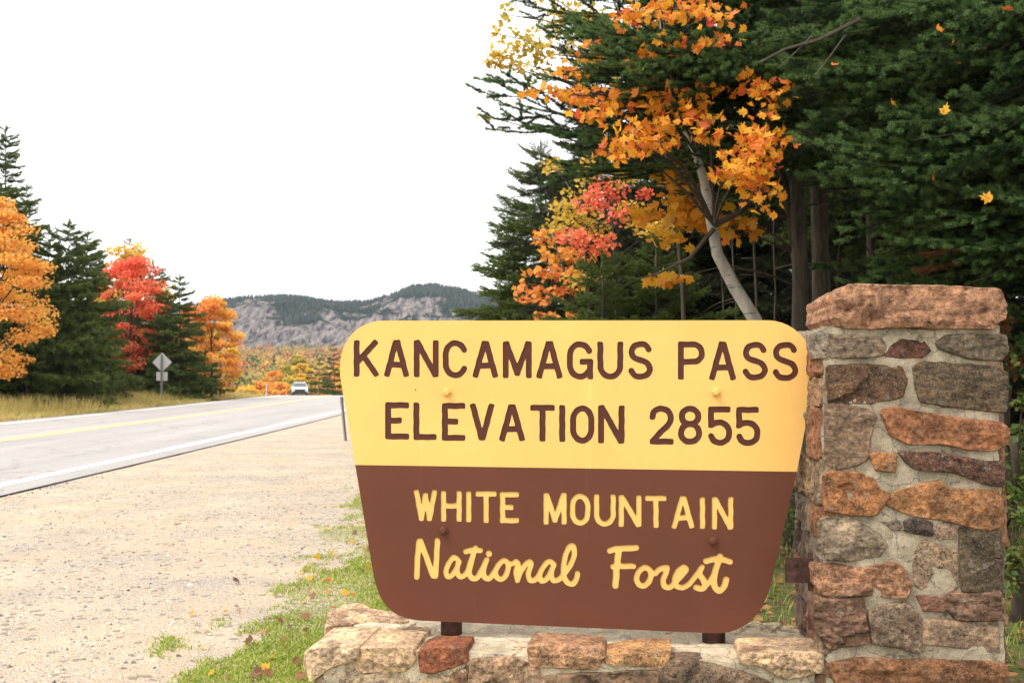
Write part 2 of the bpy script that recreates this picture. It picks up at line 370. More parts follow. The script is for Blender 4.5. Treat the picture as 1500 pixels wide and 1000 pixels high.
def mountain_mat():
    m, t, b = new_mat('wooded rock mountain')
    at_ = t.nodes.new('ShaderNodeAttribute'); at_.attribute_name = 'rock'
    c = t.nodes.new('ShaderNodeTexCoord')
    n = tex(t, .03, 10, .72, vec=c.outputs['Object']); f = tex(t, .10, 6, .7, vec=c.outputs['Object'])
    mp = t.nodes.new('ShaderNodeMapping'); mp.inputs['Scale'].default_value = (.14, .03, .03); mp.inputs['Rotation'].default_value = (0, .5, 0); t.links.new(c.outputs['Object'], mp.inputs[0])
    st = tex(t, 1, 7, .7, vec=mp.outputs[0])
    s = t.nodes.new('ShaderNodeMath'); s.operation = 'MULTIPLY_ADD'; s.inputs[1].default_value = 2.2; s.inputs[2].default_value = -1.1
    t.links.new(n.outputs[0], s.inputs[0])
    a = t.nodes.new('ShaderNodeMath'); a.operation = 'ADD'; t.links.new(at_.outputs['Fac'], a.inputs[0]); t.links.new(s.outputs[0], a.inputs[1])
    mask = ramp(t, a.outputs[0], [(.46, (0, 0, 0)), (.54, (1, 1, 1))])
    rock = ramp(t, st.outputs[0], [(.38, (.03, .027, .03)), (.48, (.17, .14, .135)), (.62, (.36, .305, .275))])
    wood = ramp(t, f.outputs[0], [(.35, (.008, .012, .008)), (.55, (.015, .022, .012)), (.72, (.045, .035, .018))])
    k = mixrgb(t, wood.outputs[0], rock.outputs[0], mask.outputs[0]); t.links.new(k, b.inputs['Base Color'])
    b.inputs['Roughness'].default_value = 1; b.inputs['Specular IOR Level'].default_value = 0
    h = t.nodes.new('ShaderNodeMath'); h.operation = 'ADD'; t.links.new(st.outputs[0], h.inputs[0]); t.links.new(f.outputs[0], h.inputs[1])
    bump(t, b, h.outputs[0], 1, 9); return m
M['mountain'] = mountain_mat()

# ------------------------------------------------------------------ ground, road, mountain
def sheet(name, xs, ys, fz, mat, lift=0.0, offs=None):
    V, F = [], []
    nx = len(xs)
    for y in ys:
        o = offs(y) if offs else 0
        for x in xs: V.append((x + o, y, fz(x + o, y) + lift))
    for j in range(len(ys) - 1):
        for i in range(nx - 1): F.append((j * nx + i, j * nx + i + 1, (j + 1) * nx + i + 1, (j + 1) * nx + i))
    return structure(name, np_mesh(name, V, np.array(F), [mat], smooth=True))
gx = sorted(set([round(s * v, 2) for s in (-1, 1) for v in list(np.arange(0, 40, 2.0)) + list(40 * 1.18 ** np.arange(0, 21))]))
gy = sorted(set(list(np.arange(-40, 160, 3.0)) + list(160 * 1.05 ** np.arange(0, 42))))
sheet('ground', gx, gy, lambda x, y: terr(x, y) + (-.02 if y < 130 else 0), M['ground'])
ry = list(np.arange(-40, 62, 2.0)) + list(np.arange(62, 140, 1.5))
sheet('road', [-16.4, -14, -11.7, -9, -6.35], ry, terr, M['asphalt'], .012, road_off)
sheet('white_edge_line', [-7.05, -6.83], ry, terr, M['line_white'], .017, road_off)
sheet('white_edge_line', [-15.75, -15.55], ry, terr, M['line_white'], .017, road_off)
for k in range(2):
    sheet('yellow_centre_line', [-11.95 + .26 * k, -11.81 + .26 * k], ry, terr, M['line_yellow'], .017, road_off)
# gravel shoulder with a ragged right edge
V, F = [], []
gys = list(np.arange(-12, 14, .12)) + list(np.arange(14, 90, .8)); nc = 14
for y in gys:
    x0 = -6.4 + road_off(y) + .10 * mnoise.noise(Vector((0, y * .9, 8)))
    x1 = -.75 + .35 * mnoise.noise(Vector((0, y * .45, 2))) + .16 * mnoise.noise(Vector((3, y * 2.3, 2))) - .03 * max(0, y - 9) + road_off(y)
    for i in range(nc):
        x = x0 + (x1 - x0) * i / (nc - 1); edge = min(1, i / 1.0) * min(1, (nc - 1 - i) / 1.0)
        V.append((x, y, terr(x, y) + .004 * edge - .012 * (1 - edge) + .02 * edge * mnoise.noise(Vector((x * .8, y * .8, 5)))))
for j in range(len(gys) - 1):
    for i in range(nc - 1): F.append((j * nc + i, j * nc + i + 1, (j + 1) * nc + i + 1, (j + 1) * nc + i))
structure('gravel_shoulder', np_mesh('gravel_shoulder', V, np.array(F), [M['gravel']], smooth=True))

SIL = [(-900, 470), (-300, 455), (0, 452), (200, 452), (285, 443), (320, 436), (350, 431), (400, 429), (440, 430), (500, 439), (540, 436), (575, 426), (605, 414), (635, 412), (670, 418), (700, 428), (800, 440), (1100, 450), (1800, 470), (2400, 480)]
sx_, sy_ = [a for a, b in SIL], [b for a, b in SIL]
mxs = np.concatenate((np.arange(-900, 250, 40), np.arange(250, 740, 2.5), np.arange(740, 2400, 50)))
mds = np.concatenate((np.linspace(1040, 1400, 80), np.linspace(1410, 1900, 14)))
V, R = [], []
def fbm(x, y, z, n=5): return mnoise.fractal(Vector((x, y, z)), 1.0, 2.0, n)
for d in mds:
    for px in mxs:
        X = (px - 750) / 1500 * d
        top = 1.5 + (550 - 6 - np.interp(px, sx_, sy_)) / 1500 * 1380
        t = (d - 1040) / 340.0
        g = -12 if t < 0 else 0
        base = terr(X, 1100)
        if t <= 1:
            sh = .62 * (t ** .75) + .38 * t * t * (3 - 2 * t)
            z = base - 4 + (top - base + 4) * min(1, sh)
            z += (1 - t) * t * 4 * 13 * fbm(X * .012, d * .012, 1)
            z += min(1, t * 6) * (1 - t ** 4) * 3.5 * fbm(X * .06, d * .06, 4, 4)
            z += (1 - t) * 3 * fbm(X * .03, 7, 4)
        else: z = top - (d - 1380) * .22
        z += 1.0 * fbm(X * .18, d * .1, 9, 3) * min(1, max(0, t * 4))
        V.append((X, d, z))
        # bare rock where the face of the mountain is steep, and on two bald patches under the ridge
        py = 550 - (z - 1.5) / d * 1500
        rock = np.interp(py, [415, 440, 462, 480, 520, 530, 545], [.0, .16, .56, .82, .85, .55, 0])
        rock += .55 * math.exp(-((px - 375) / 32) ** 2 - ((py - 447) / 11) ** 2) + .5 * math.exp(-((px - 600) / 60) ** 2 - ((py - 440) / 11) ** 2) + .35 * math.exp(-((px - 482) / 10) ** 2 - ((py - 458) / 14) ** 2)
        rock -= .35 * math.exp(-((px - 440) / 40) ** 2 - ((py - 468) / 12) ** 2)
        R.append(rock * (1 if t <= 1 else 0))
nx = len(mxs)
F = np.array([(j * nx + i, j * nx + i + 1, (j + 1) * nx + i + 1, (j + 1) * nx + i) for j in range(len(mds) - 1) for i in range(nx - 1)])
me = np_mesh('mountain', V, F, [M['mountain']], smooth=True)
a = me.attributes.new('rock', 'FLOAT', 'POINT'); a.data.foreach_set('value', np.array(R, np.float32))
structure('mountain', me); MV = np.array(V); ROCK = np.array(R)

# ------------------------------------------------------------------ masonry
YAW = math.radians(7)
U = Vector((math.cos(YAW), -math.sin(YAW), 0)); BK = Vector((math.sin(YAW), math.cos(YAW), 0)); Z = Vector((0, 0, 1))
FRONT = Plane(at(1207, 700, 4.28) * 1.0, U, Z); FRONT.P.z = 0
PFRONT = Plane(FRONT.P - BK * .02, U, Z)
WTOP = .31
TOP = Plane((FRONT.P.x, FRONT.P.y, WTOP), U, BK)
SIGNP = Plane(FRONT.P + BK * .24, U, Z)

def resample(P, n):
    P = [Vector((a, b)) for a, b in P]; m = len(P); L = [(P[(i + 1) % m] - P[i]).length for i in range(m)]; T = sum(L); outp = []
    i, acc = 0, 0.0
    for k in range(n):
        s = T * k / n
        while acc + L[i] < s: acc += L[i]; i += 1
        outp.append(P[i].lerp(P[(i + 1) % m], (s - acc) / L[i]))
    return outp
def stone(poly, pl, colr, parent, proud=.016, back=.06, name='stone', px=True, rough=1.0, label=None, n=48, grow=1.16):
    if px: poly = [pl.uv(*p) for p in poly]
    area = sum(poly[i][0] * poly[(i + 1) % len(poly)][1] - poly[(i + 1) % len(poly)][0] * poly[i][1] for i in range(len(poly)))
    if area < 0: poly = poly[::-1]
    P = resample(poly, n); P = [(P[i - 1] + P[i] * 8 + P[(i + 1) % n]) / 10 for i in range(n)]
    c = sum(P, Vector((0, 0))) / n; R_ = sum((p - c).length for p in P) / n; Rm_ = max(.03, min((p - c).length for p in P))
    sd_ = rnd.random() * 100
    g_ = 1 + (grow - 1) * min(1.6, .09 / R_) 
    P = [c + (p - c) * (g_ + .045 * mnoise.noise(Vector((p.x * 22, p.y * 22, sd_))) + .03 * mnoise.noise(Vector((p.x * 60, p.y * 60, sd_)))) for p in P]
    fc = [(c + Vector((rnd.uniform(-1, 1), rnd.uniform(-1, 1))) * R_ * 1.1, Vector((rnd.gauss(0, 1), rnd.gauss(0, 1))) * .10 * rough, rnd.uniform(-.5, .5) * .005 * rough) for _ in range(max(4, int(R_ / .022)))]
    amp = .0065 * rough * min(1.4, max(.5, R_ / .08))
    def hgt(q):
        f = min(fc, key=lambda f: (f[0] - q).length_squared)                    # hewn facets
        h = max(-.012, min(.012, (q - f[0]).dot(f[1]) + f[2])) * .8
        return h + amp * (fbm(q.x * 13, q.y * 13, sd_, 4) + .5 * mnoise.noise(Vector((q.x * 50, q.y * 50, sd_))))
    nb = max(1, int(back / .06)); e = min(.006, R_ * .10)
    rings = [(0, -back * (1 - k / nb)) for k in range(nb)] + [(0, -.004), (e * .25, proud * .55), (e * 1.2, proud * .92)]
    V, F = [], []
    for ins_, d in rings:
        for p in P:
            q = p - (p - c).normalized() * ins_; h = d
            if d > 0: h += hgt(q) * d / proud * .8
            if d < -.01:
                w_ = pl.w(q.x, q.y, h); q = q + (q - c).normalized() * (.0045 * rough + .001) * fbm(w_.x * 12, w_.y * 12, w_.z * 12 + sd_, 4)
            V.append(pl.w(q.x, q.y, h))
    m = len(rings)
    for j in range(m - 1):
        for i in range(n): F.append((j * n + i, j * n + (i + 1) % n, (j + 1) * n + (i + 1) % n, (j + 1) * n + i))
    F.append(tuple(reversed(range(n))))
    ring = [p - (p - c).normalized() * rings[-1][0] for p in P]
    stp = max(.011, R_ * .10); x0, x1 = min(p.x for p in ring), max(p.x for p in ring); y0, y1 = min(p.y for p in ring), max(p.y for p in ring)
    inner = []
    yy = y0 + stp * .5
    while yy < y1:
        xx = x0 + stp * .5
        while xx < x1:
            q = Vector((xx + rnd.uniform(-.3, .3) * stp, yy + rnd.uniform(-.3, .3) * stp)); ok = False
            for a, b in zip(ring, ring[1:] + ring[:1]):
                if (a.y > q.y) != (b.y > q.y) and q.x < (b.x - a.x) * (q.y - a.y) / (b.y - a.y) + a.x: ok = not ok
            if ok and min((q - a).length for a in ring) > stp * .55: inner.append(q)
            xx += stp
        yy += stp
    from mathutils.geometry import delaunay_2d_cdt
    res = delaunay_2d_cdt(ring + inner, [], [list(range(n))], 1, 1e-6)
    mp_i = {}
    base = (m - 1) * n
    for vi, src in enumerate(res[3]):
        k = src[0] if src else -1
        if 0 <= k < n: mp_i[vi] = base + k
        else:
            q = res[0][vi]; mp_i[vi] = len(V); ed = min(1, min((q - a).length for a in ring) / (R_ * .5))
            V.append(pl.w(q.x, q.y, proud * (.94 + .18 * ed) + hgt(q)))
    for f in res[2]:
        t = tuple(mp_i[v] for v in f)
        if len(set(t)) >= 3: F.append(t)
    me = np_mesh(name, V, F, [M['stone']], smooth=False)
    o = link(name, me, parent)
    lum = sum(colr) / 3; o.color = (*[(c_ * .86 + lum * .14) * m_ for c_, m_ in zip(colr, (1.12, 1.0, .87))], 1)
    if label: o['label'] = label
    return o
def rough_box(o, a, b, c, step, amp, name, parent, seed=0, mat='mortar'):
    step *= .62; amp *= 1.2
    # box from corner o along vectors a, b, c with noise-roughened faces
    V, F = [], []
    def face(p, u, v):
        nu, nv = max(2, int(u.length / step)), max(2, int(v.length / step)); base = len(V)
        for j in range(nv + 1):
            for i in range(nu + 1):
                q = p + u * (i / nu) + v * (j / nv)
                d = Vector((fbm(q.x * 7, q.y * 7, q.z * 7 + seed, 4), fbm(q.x * 7 + 9, q.y * 7, q.z * 7 + seed, 4), fbm(q.x * 7, q.y * 7 + 9, q.z * 7 + seed, 4)))
                V.append(q + d * amp)
        for j in range(nv):
            for i in range(nu): F.append((base + j * (nu + 1) + i, base + j * (nu + 1) + i + 1, base + (j + 1) * (nu + 1) + i + 1, base + (j + 1) * (nu + 1) + i))
    face(o, a, c); face(o + b + a, -a, c); face(o + b, -b, c); face(o + a, b, c); face(o + c, a, b)
    return link(name, np_mesh(name, V, F, [M[mat]], smooth=True), parent)

def z8(s, ox, oy, pts): return [(ox + x / s, oy + y / s) for x, y in pts]
PA = lambda *p: z8(3.3333, 1140, 400, p)
PB = lambda *p: z8(3.225, 1140, 690, p)
uL = PFRONT.uv(1205, 700)[0]; uR = PFRONT.uv(1466, 700)[0]; PW = uR - uL
PD = .68; ztop_p = PFRONT.uv(1300, 482)[1]
pillar = empty('stone_pillar', PFRONT.w((uL + uR) / 2, 0, -PD / 2), 'tall mortared fieldstone pillar with a rough pink granite cap right of the sign', 'stone pillar')
rough_box(PFRONT.w(uL + .004, -.3, .005), U * (PW - .008), BK * (PD - .02), Z * (ztop_p + .3 + .01), .02, .010, 'mortar', pillar, 3)
GR, RED, ORA, BRN, DRK, PNK, LGT = (.17, .155, .135), (.15, .075, .052), (.30, .145, .065), (.135, .09, .058), (.085, .07, .06), (.36, .20, .13), (.32, .27, .21)
# cap
stone(PA((262, 175), (272, 105), (318, 62), (390, 52), (640, 57), (880, 63), (1080, 79), (1112, 150), (1108, 215), (1050, 275), (770, 277), (560, 272), (400, 276), (300, 272), (268, 235)),
      PFRONT, (.37, .205, .125), pillar, .035, PD + .01, 'cap_stone', rough=2.0, n=110, grow=1.0, label='rough pink granite cap stone')
T_ = stone
T_(PA((245, 303), (480, 313), (502, 350), (495, 400), (330, 412), (240, 402)), PFRONT, (.21, .175, .14), pillar)
T_(PA((160, 305), (200, 290), (236, 300), (238, 405), (172, 408), (158, 360)), PFRONT, (.24, .22, .19), pillar)
T_(PA((530, 400), (560, 360), (600, 330), (700, 338), (722, 380), (690, 406), (600, 412)), PFRONT, (.13, .055, .04), pillar)
T_(PA((780, 340), (830, 308), (960, 298), (1090, 308), (1102, 390), (1060, 422), (930, 412), (800, 370)), PFRONT, (.155, .135, .105), pillar)
T_(PA((245, 455), (400, 452), (590, 458), (607, 520), (590, 602), (450, 633), (258, 632)), PFRONT, (.115, .07, .042), pillar, rough=.6)
T_(PA((665, 460), (700, 438), (880, 448), (1060, 458), (1102, 500), (1100, 670), (1000, 666), (800, 641), (700, 621), (680, 560)), PFRONT, (.125, .095, .062), pillar, rough=.6)
T_(PA((233, 650), (300, 648), (440, 680), (467, 700), (440, 800), (427, 910), (330, 936), (230, 946)), PFRONT, (.22, .16, .12), pillar)
T_(PA((513, 680), (560, 658), (700, 680), (900, 713), (1050, 723), (1097, 760), (1097, 820), (1040, 861), (930, 856), (800, 832), (640, 832), (560, 790)), PFRONT, (.36, .155, .07), pillar, .024, label='orange granite stone')
T_(PA((453, 890), (480, 878), (570, 890), (560, 962), (480, 957)), PFRONT, (.36, .17, .065), pillar)
T_([(1322, 662), (1380, 664), (1440, 675), (1464, 675), (1463, 709), (1440, 708), (1400, 692), (1345, 687), (1330, 676)], PFRONT, (.14, .07, .05), pillar, .026)
T_(PB((225, 20), (260, 8), (370, 13), (440, 38), (462, 80), (512, 110), (460, 187), (420, 202), (330, 197), (228, 177)), PFRONT, (.36, .16, .06), pillar, .022)
T_(PB((518, 160), (560, 98), (700, 60), (760, 43), (800, 83), (1030, 93), (1047, 250), (960, 272), (820, 237), (640, 207)), PFRONT, (.33, .165, .07), pillar, .02)
T_(PB((203, 250), (230, 223), (330, 223), (460, 288), (492, 340), (470, 392), (330, 417), (228, 407)), PFRONT, (.30, .255, .20), pillar, .02, rough=1.3)
T_(PB((495, 240), (560, 233), (597, 270), (540, 277)), PFRONT, (.22, .19, .165), pillar, .01)
T_(PB((605, 238), (640, 224), (717, 244), (717, 300), (650, 291), (604, 276)), PFRONT, (.07, .055, .05), pillar, .018)
T_(PB((723, 260), (830, 264), (832, 310), (758, 316)), PFRONT, (.30, .22, .17), pillar, .012)
T_(PB((655, 350), (700, 335), (790, 370), (852, 400), (840, 470), (832, 550), (700, 562), (650, 532), (645, 440)), PFRONT, (.33, .25, .18), pillar, .012)
T_(PB((860, 275), (1035, 289), (1047, 400), (1042, 560), (870, 552), (860, 420)), PFRONT, (.10, .078, .055), pillar, .018, rough=.5, label='tall flat dark stone')
T_(PB((180, 440), (250, 437), (400, 455), (540, 428), (582, 470), (607, 540), (590, 592), (400, 582), (220, 577), (183, 530)), PFRONT, (.36, .20, .125), pillar, .022, rough=1.3)
T_(PB((165, 590), (250, 610), (390, 598), (402, 680), (427, 800), (330, 812), (238, 822), (190, 760), (163, 660)), PFRONT, (.19, .115, .085), pillar, .03, rough=1.8)
T_(PB((438, 660), (500, 633), (610, 628), (650, 680), (667, 760), (655, 842), (560, 822), (450, 802)), PFRONT, (.26, .20, .15), pillar, .026, rough=1.5)
T_(PB((660, 590), (740, 588), (792, 620), (770, 656), (690, 652)), PFRONT, (.30, .15, .11), pillar)
T_(PB((788, 580), (940, 578), (1032, 568), (1032, 690), (960, 697), (850, 692), (800, 642)), PFRONT, (.19, .12, .09), pillar, .024, rough=1.4)
T_(PB((688, 700), (880, 713), (907, 760), (880, 827), (688, 807)), PFRONT, (.30, .22, .165), pillar)
T_(PB((902, 718), (1025, 713), (1032, 842), (960, 842), (888, 822)), PFRONT, (.28, .21, .16), pillar)
T_(PB((243, 900), (400, 880), (640, 888), (900, 893), (1045, 898), (1050, 1080), (300, 1082), (270, 955)), PFRONT, (.27, .13, .06), pillar, .026)
# left and right faces of the pillar, course by course
PLEFT = Plane(PFRONT.w(uL, 0, 0), -BK, Z); PRIGHT = Plane(PFRONT.w(uR, 0, 0), BK, Z)
def side_courses(pl, sgn, seed, parent, cols, z0, z1, depth):
    r_ = random.Random(seed); z = z0
    while z < z1 - .05:
        h = min(r_.uniform(.10, .24), z1 - z); s = .005
        while s < depth - .05:
            l = min(r_.uniform(.14, .34), depth - s)
            if depth - s - l < .08: l = depth - s
            a, b, c_, d_ = s + .008, s + l - .012, z + .010, z + h - .010
            j = lambda: r_.uniform(-.012, .012)
            poly = [(a + j(), c_ + j()), ((a + b) / 2 + j(), c_ + j()), (b + j(), c_ + j()), (b + j(), d_ + j()), ((a + b) / 2 + j(), d_ + j()), (a + j(), d_ + j())]
            poly = [(sgn * u, v) for u, v in poly]
            stone(poly, pl, r_.choice(cols), parent, r_.uniform(.012, .024), .05, px=False, rough=1.2, n=28)
            s += l
        z += h
SIDEC = [(.17, .15, .13), (.27, .13, .07), (.25, .2, .15), (.14, .10, .07), (.22, .17, .14), (.30, .20, .13)]
side_courses(PLEFT, -1, 5, pillar, SIDEC, .0, ztop_p - .005, PD)
side_courses(PRIGHT, 1, 6, pillar, SIDEC, .0, ztop_p - .005, PD)

# low wall
wall = empty('low_stone_wall', FRONT.w(-1.0, 0, -.3), 'low mortared wall of fieldstones under the sign with pale flat tops', 'stone wall')
wuL = FRONT.uv(470, 960)[0]; WD = .60
rough_box(FRONT.w(wuL + .02, -.3, .005), U * (uL - wuL - .03), BK * WD, Z * (WTOP + .3 - .004), .022, .009, 'mortar', wall, 7, 'mortar_pale')
WA = lambda *p: z8(3.75, 420, 850, p)
WB = lambda *p: z8(3.571, 800, 850, p)
CR = (.44, .37, .29)
stone(WA((118, 470), (116, 400), (150, 372), (260, 362), (383, 365), (386, 430), (300, 452), (240, 475), (150, 535)), FRONT, (.58, .475, .35), wall, .022, .34, rough=1.5, n=56, label='pale rounded corner stone')
stone(WA((388, 375), (520, 362), (682, 366), (690, 440), (645, 490), (430, 495), (392, 450)), FRONT, (.58, .44, .30), wall, .022, .33, rough=1.3, n=52)
stone(WA((742, 385), (800, 366), (970, 368), (980, 440), (900, 470), (830, 492), (752, 490)), FRONT, (.30, .10, .045), wall, .02, .17, label='rust red block')
stone(WA((430, 520), (560, 500), (700, 505), (880, 520), (870, 640), (430, 640)), FRONT, (.44, .37, .28), wall, .012, .1)
stone(WA((890, 545), (930, 500), (990, 480), (985, 640), (890, 640)), FRONT, (.28, .17, .10), wall, .014, .08)
stone(WA((1020, 500), (1040, 432), (1180, 425), (1260, 427), (1350, 470), (1420, 545), (1400, 650), (1010, 650)), FRONT, (.36, .25, .175), wall, .026, .1, rough=1.6)
stone([(779, 947), (800, 944), (874, 950), (880, 962), (868, 978), (840, 977), (782, 973)], FRONT, (.46, .28, .17), wall, .02, .20, label='orange block with a flat pale top')
stone(WB((318, 395), (450, 372), (632, 366), (622, 402), (597, 445), (470, 440), (336, 428)), FRONT, (.52, .30, .13), wall, .024, .19, label='bright orange block')
stone(WB((0, 498), (120, 488), (300, 480), (400, 470), (572, 470), (575, 620), (0, 620)), FRONT, (.23, .16, .11), wall, .02, .1)
stone(WB((615, 600), (630, 500), (648, 422), (760, 410), (880, 440), (1000, 470), (1100, 500), (1185, 545), (1190, 640), (620, 640)), FRONT, (.21, .155, .115), wall, .026, .1, rough=1.6, label='dark speckled granite stone')
stone(WB((1030, 425), (1040, 372), (1200, 362), (1425, 372), (1427, 460), (1260, 507), (1180, 472), (1120, 432)), FRONT, (.56, .43, .31), wall, .03, .20, rough=1.3, label='buff stone with a chiselled front')
stone(WB((1415, 500), (1480, 490), (1500, 640), (1400, 640)), FRONT, (.19, .12, .09), wall, .014, .06)
stone(WA((170, 545), (300, 470), (390, 450), (420, 500), (420, 640), (170, 640)), FRONT, (.48, .41, .31), wall, .008, .06)
# slabs bedded in the top
TOP.P.z = WTOP - .012
stone(WA((222, 262), (240, 190), (315, 150), (385, 147), (560, 178), (690, 222), (640, 250), (440, 236)), TOP, (.58, .43, .31), wall, .018, .16, n=44, label='slab with a broken red end')
stone(WA((590, 262), (700, 228), (720, 270), (650, 285)), TOP, (.34, .25, .2), wall, .010, .05, n=24)
stone(WB((968, 285), (1082, 226), (1225, 236), (1165, 290), (1060, 312)), TOP, (.54, .48, .38), wall, .012, .08, n=28)
stone(WB((1240, 238), (1352, 246), (1398, 318), (1190, 296)), TOP, (.54, .47, .37), wall, .012, .08, n=28)
stone(WA((1190, 360), (1235, 322), (1342, 316), (1310, 374)), TOP, (.55, .36, .2), wall, .006, .05, n=24)
stone(WA((400, 330), (520, 268), (640, 270), (690, 300), (660, 345), (500, 350)), TOP, (.58, .48, .36), wall, .008, .05, n=28)

# rusted steel bracket bolted to the pillar's left face
br = empty('steel_bracket', PFRONT.w(uL - .03, .4, -.03), 'small rusty steel plate with two bolts on the left side of the pillar', 'bracket')
BP = Plane(PFRONT.w(0, 0, -.10), U, Z)
q0, q1 = BP.uv(1150, 816), BP.uv(1187, 853)
Rm = Matrix((U, BK, Z)).transposed()
MB().box(BP.w((q0[0] + q1[0]) / 2 + .01, (q0[1] + q1[1]) / 2, 0), (q1[0] - q0[0] + .02, .012, q0[1] - q1[1]), Rm).obj('plate', M['rust'], br)
for px, py in ((1165, 824), (1164, 843)):
    c = BP.hit(px, py)
    MB().tube([c - BK * .006, c - BK * .013], .009, 6).obj('bolt', M['rust'], br)
MB().tube([BP.w(q1[0] + .012, q1[1] - .2, -.02), BP.w(q1[0] + .012, q0[1] + .02, -.02)], .02, 4).obj('upright_bar', M['rust'], br)

# ------------------------------------------------------------------ the sign
sign = empty('forest_sign', SIGNP.w(SIGNP.uv(850, 930)[0], WTOP, 0), 'large yellow and brown wooden pass sign with routed letters on the low wall', 'sign', rz=-YAW)
OUT = [(562, 469.5), (850, 469), (1125, 469)]
def bez(p0, p1, p2, p3, n=12):
    return [tuple((1 - t) ** 3 * a + 3 * (1 - t) ** 2 * t * b + 3 * (1 - t) * t * t * c + t ** 3 * d for a, b, c, d in zip(p0, p1, p2, p3)) for t in [i / n for i in range(n + 1)]]
TRc = bez((1125, 469), (1168, 470), (1197, 508), (1193.5, 553))
BRc = bez((1131, 848), (1120, 899), (1092, 927.5), (1048, 927))
BLc = bez((617, 908.5), (580, 905), (556, 893), (546.5, 838))
TLc = bez((498.7, 553), (493, 500), (522, 470), (562, 469.5))
MIDL, MIDR = (520.3, 680.5), (1167.2, 690.5)
YEL = [(562, 469.5)] + TRc + [MIDR, MIDL] + TLc[:-1]
BRN_O = [MIDL, MIDR] + BRc + BLc
# stroke letters -> contours ------------------------------------------------
def arc(cx, cy, rx, ry, a0, a1, n=12): return [(cx + rx * math.cos(math.radians(a0 + (a1 - a0) * i / n)), cy - ry * math.sin(math.radians(a0 + (a1 - a0) * i / n))) for i in range(n + 1)]
def crom(P, n=6):
    Q = [P[0]] + list(P) + [P[-1]]; o = []
    for i in range(1, len(Q) - 2):
        a, b, c, d = (np.array(q, float) for q in Q[i - 1:i + 3])
        for k in range(n):
            t = k / n; o.append(tuple(.5 * (2 * b + (c - a) * t + (2 * a - 5 * b + 4 * c - d) * t * t + (3 * b - a - 3 * c + d) * t ** 3)))
    o.append(tuple(P[-1])); return o
G = {
 'K': [[(0, 0), (0, 1)], [(.97, 0), (.02, .64)], [(.36, .42), (1, 1)]],
 'A': [[(0, 1), (.44, 0), (.56, 0), (1, 1)], [(.2, .70), (.8, .70)]],
 'N': [[(0, 1), (0, 0), (.06, 0), (.95, 1), (1, 1), (1, 0)]],
 'C': [arc(.5, .36, .5, .36, 25, 180) + arc(.5, .64, .5, .36, 180, 335)],
 'M': [[(0, 1), (0, 0), (.04, 0), (.5, .92), (.96, 0), (1, 0), (1, 1)]],
 'G': [arc(.5, .36, .5, .36, 25, 180) + arc(.5, .64, .5, .36, 180, 325), [(.62, .54), (1, .54), (1, 1)]],
 'U': [[(0, 0)] + arc(.5, .64, .5, .36, 180, 360) + [(1, 0)]],
 'S': [crom([(.93, .16), (.78, .03), (.5, 0), (.2, .05), (.04, .22), (.16, .40), (.5, .49), (.84, .58), (1, .77), (.84, .94), (.5, 1), (.2, .96), (.03, .82)])],
 'P': [[(0, 1), (0, 0)] + arc(.62, .265, .38, .265, 90, -90) + [(0, .53)]],
 'E': [[(1, 0), (0, 0), (0, 1), (1, 1)], [(0, .49), (.60, .49)]],
 'L': [[(0, 0), (0, 1), (1, 1)]],
 'V': [[(0, 0), (.46, 1), (.54, 1), (1, 0)]],
 'T': [[(0, 0), (1, 0)], [(.5, 0), (.5, 1)]],
 'I': [[(.5, 0), (.5, 1)]],
 'O': [arc(.5, .36, .5, .36, 0, 180) + arc(.5, .64, .5, .36, 180, 360) + [(1, .36)]],
 'W': [[(0, 0), (.27, 1), (.5, .12), (.73, 1), (1, 0)]],
 'H': [[(0, 0), (0, 1)], [(1, 0), (1, 1)], [(0, .48), (1, .48)]],
 '2': [crom([(.02, .26), (.12, .08), (.48, 0), (.85, .07), (1, .28), (.86, .50), (.45, .72), (.03, 1)]) , [(.03, 1), (1, 1)]],
 '8': [arc(.5, .235, .46, .235, 0, 360, 20), arc(.5, .73, .5, .27, 0, 360, 20)],
 '5': [[(.92, 0), (.03, 0), (.03, .47)], crom([(.03, .47), (.3, .40), (.62, .40), (.9, .52), (1, .70), (.9, .90), (.55, 1), (.2, .95), (.03, .80)])],
}
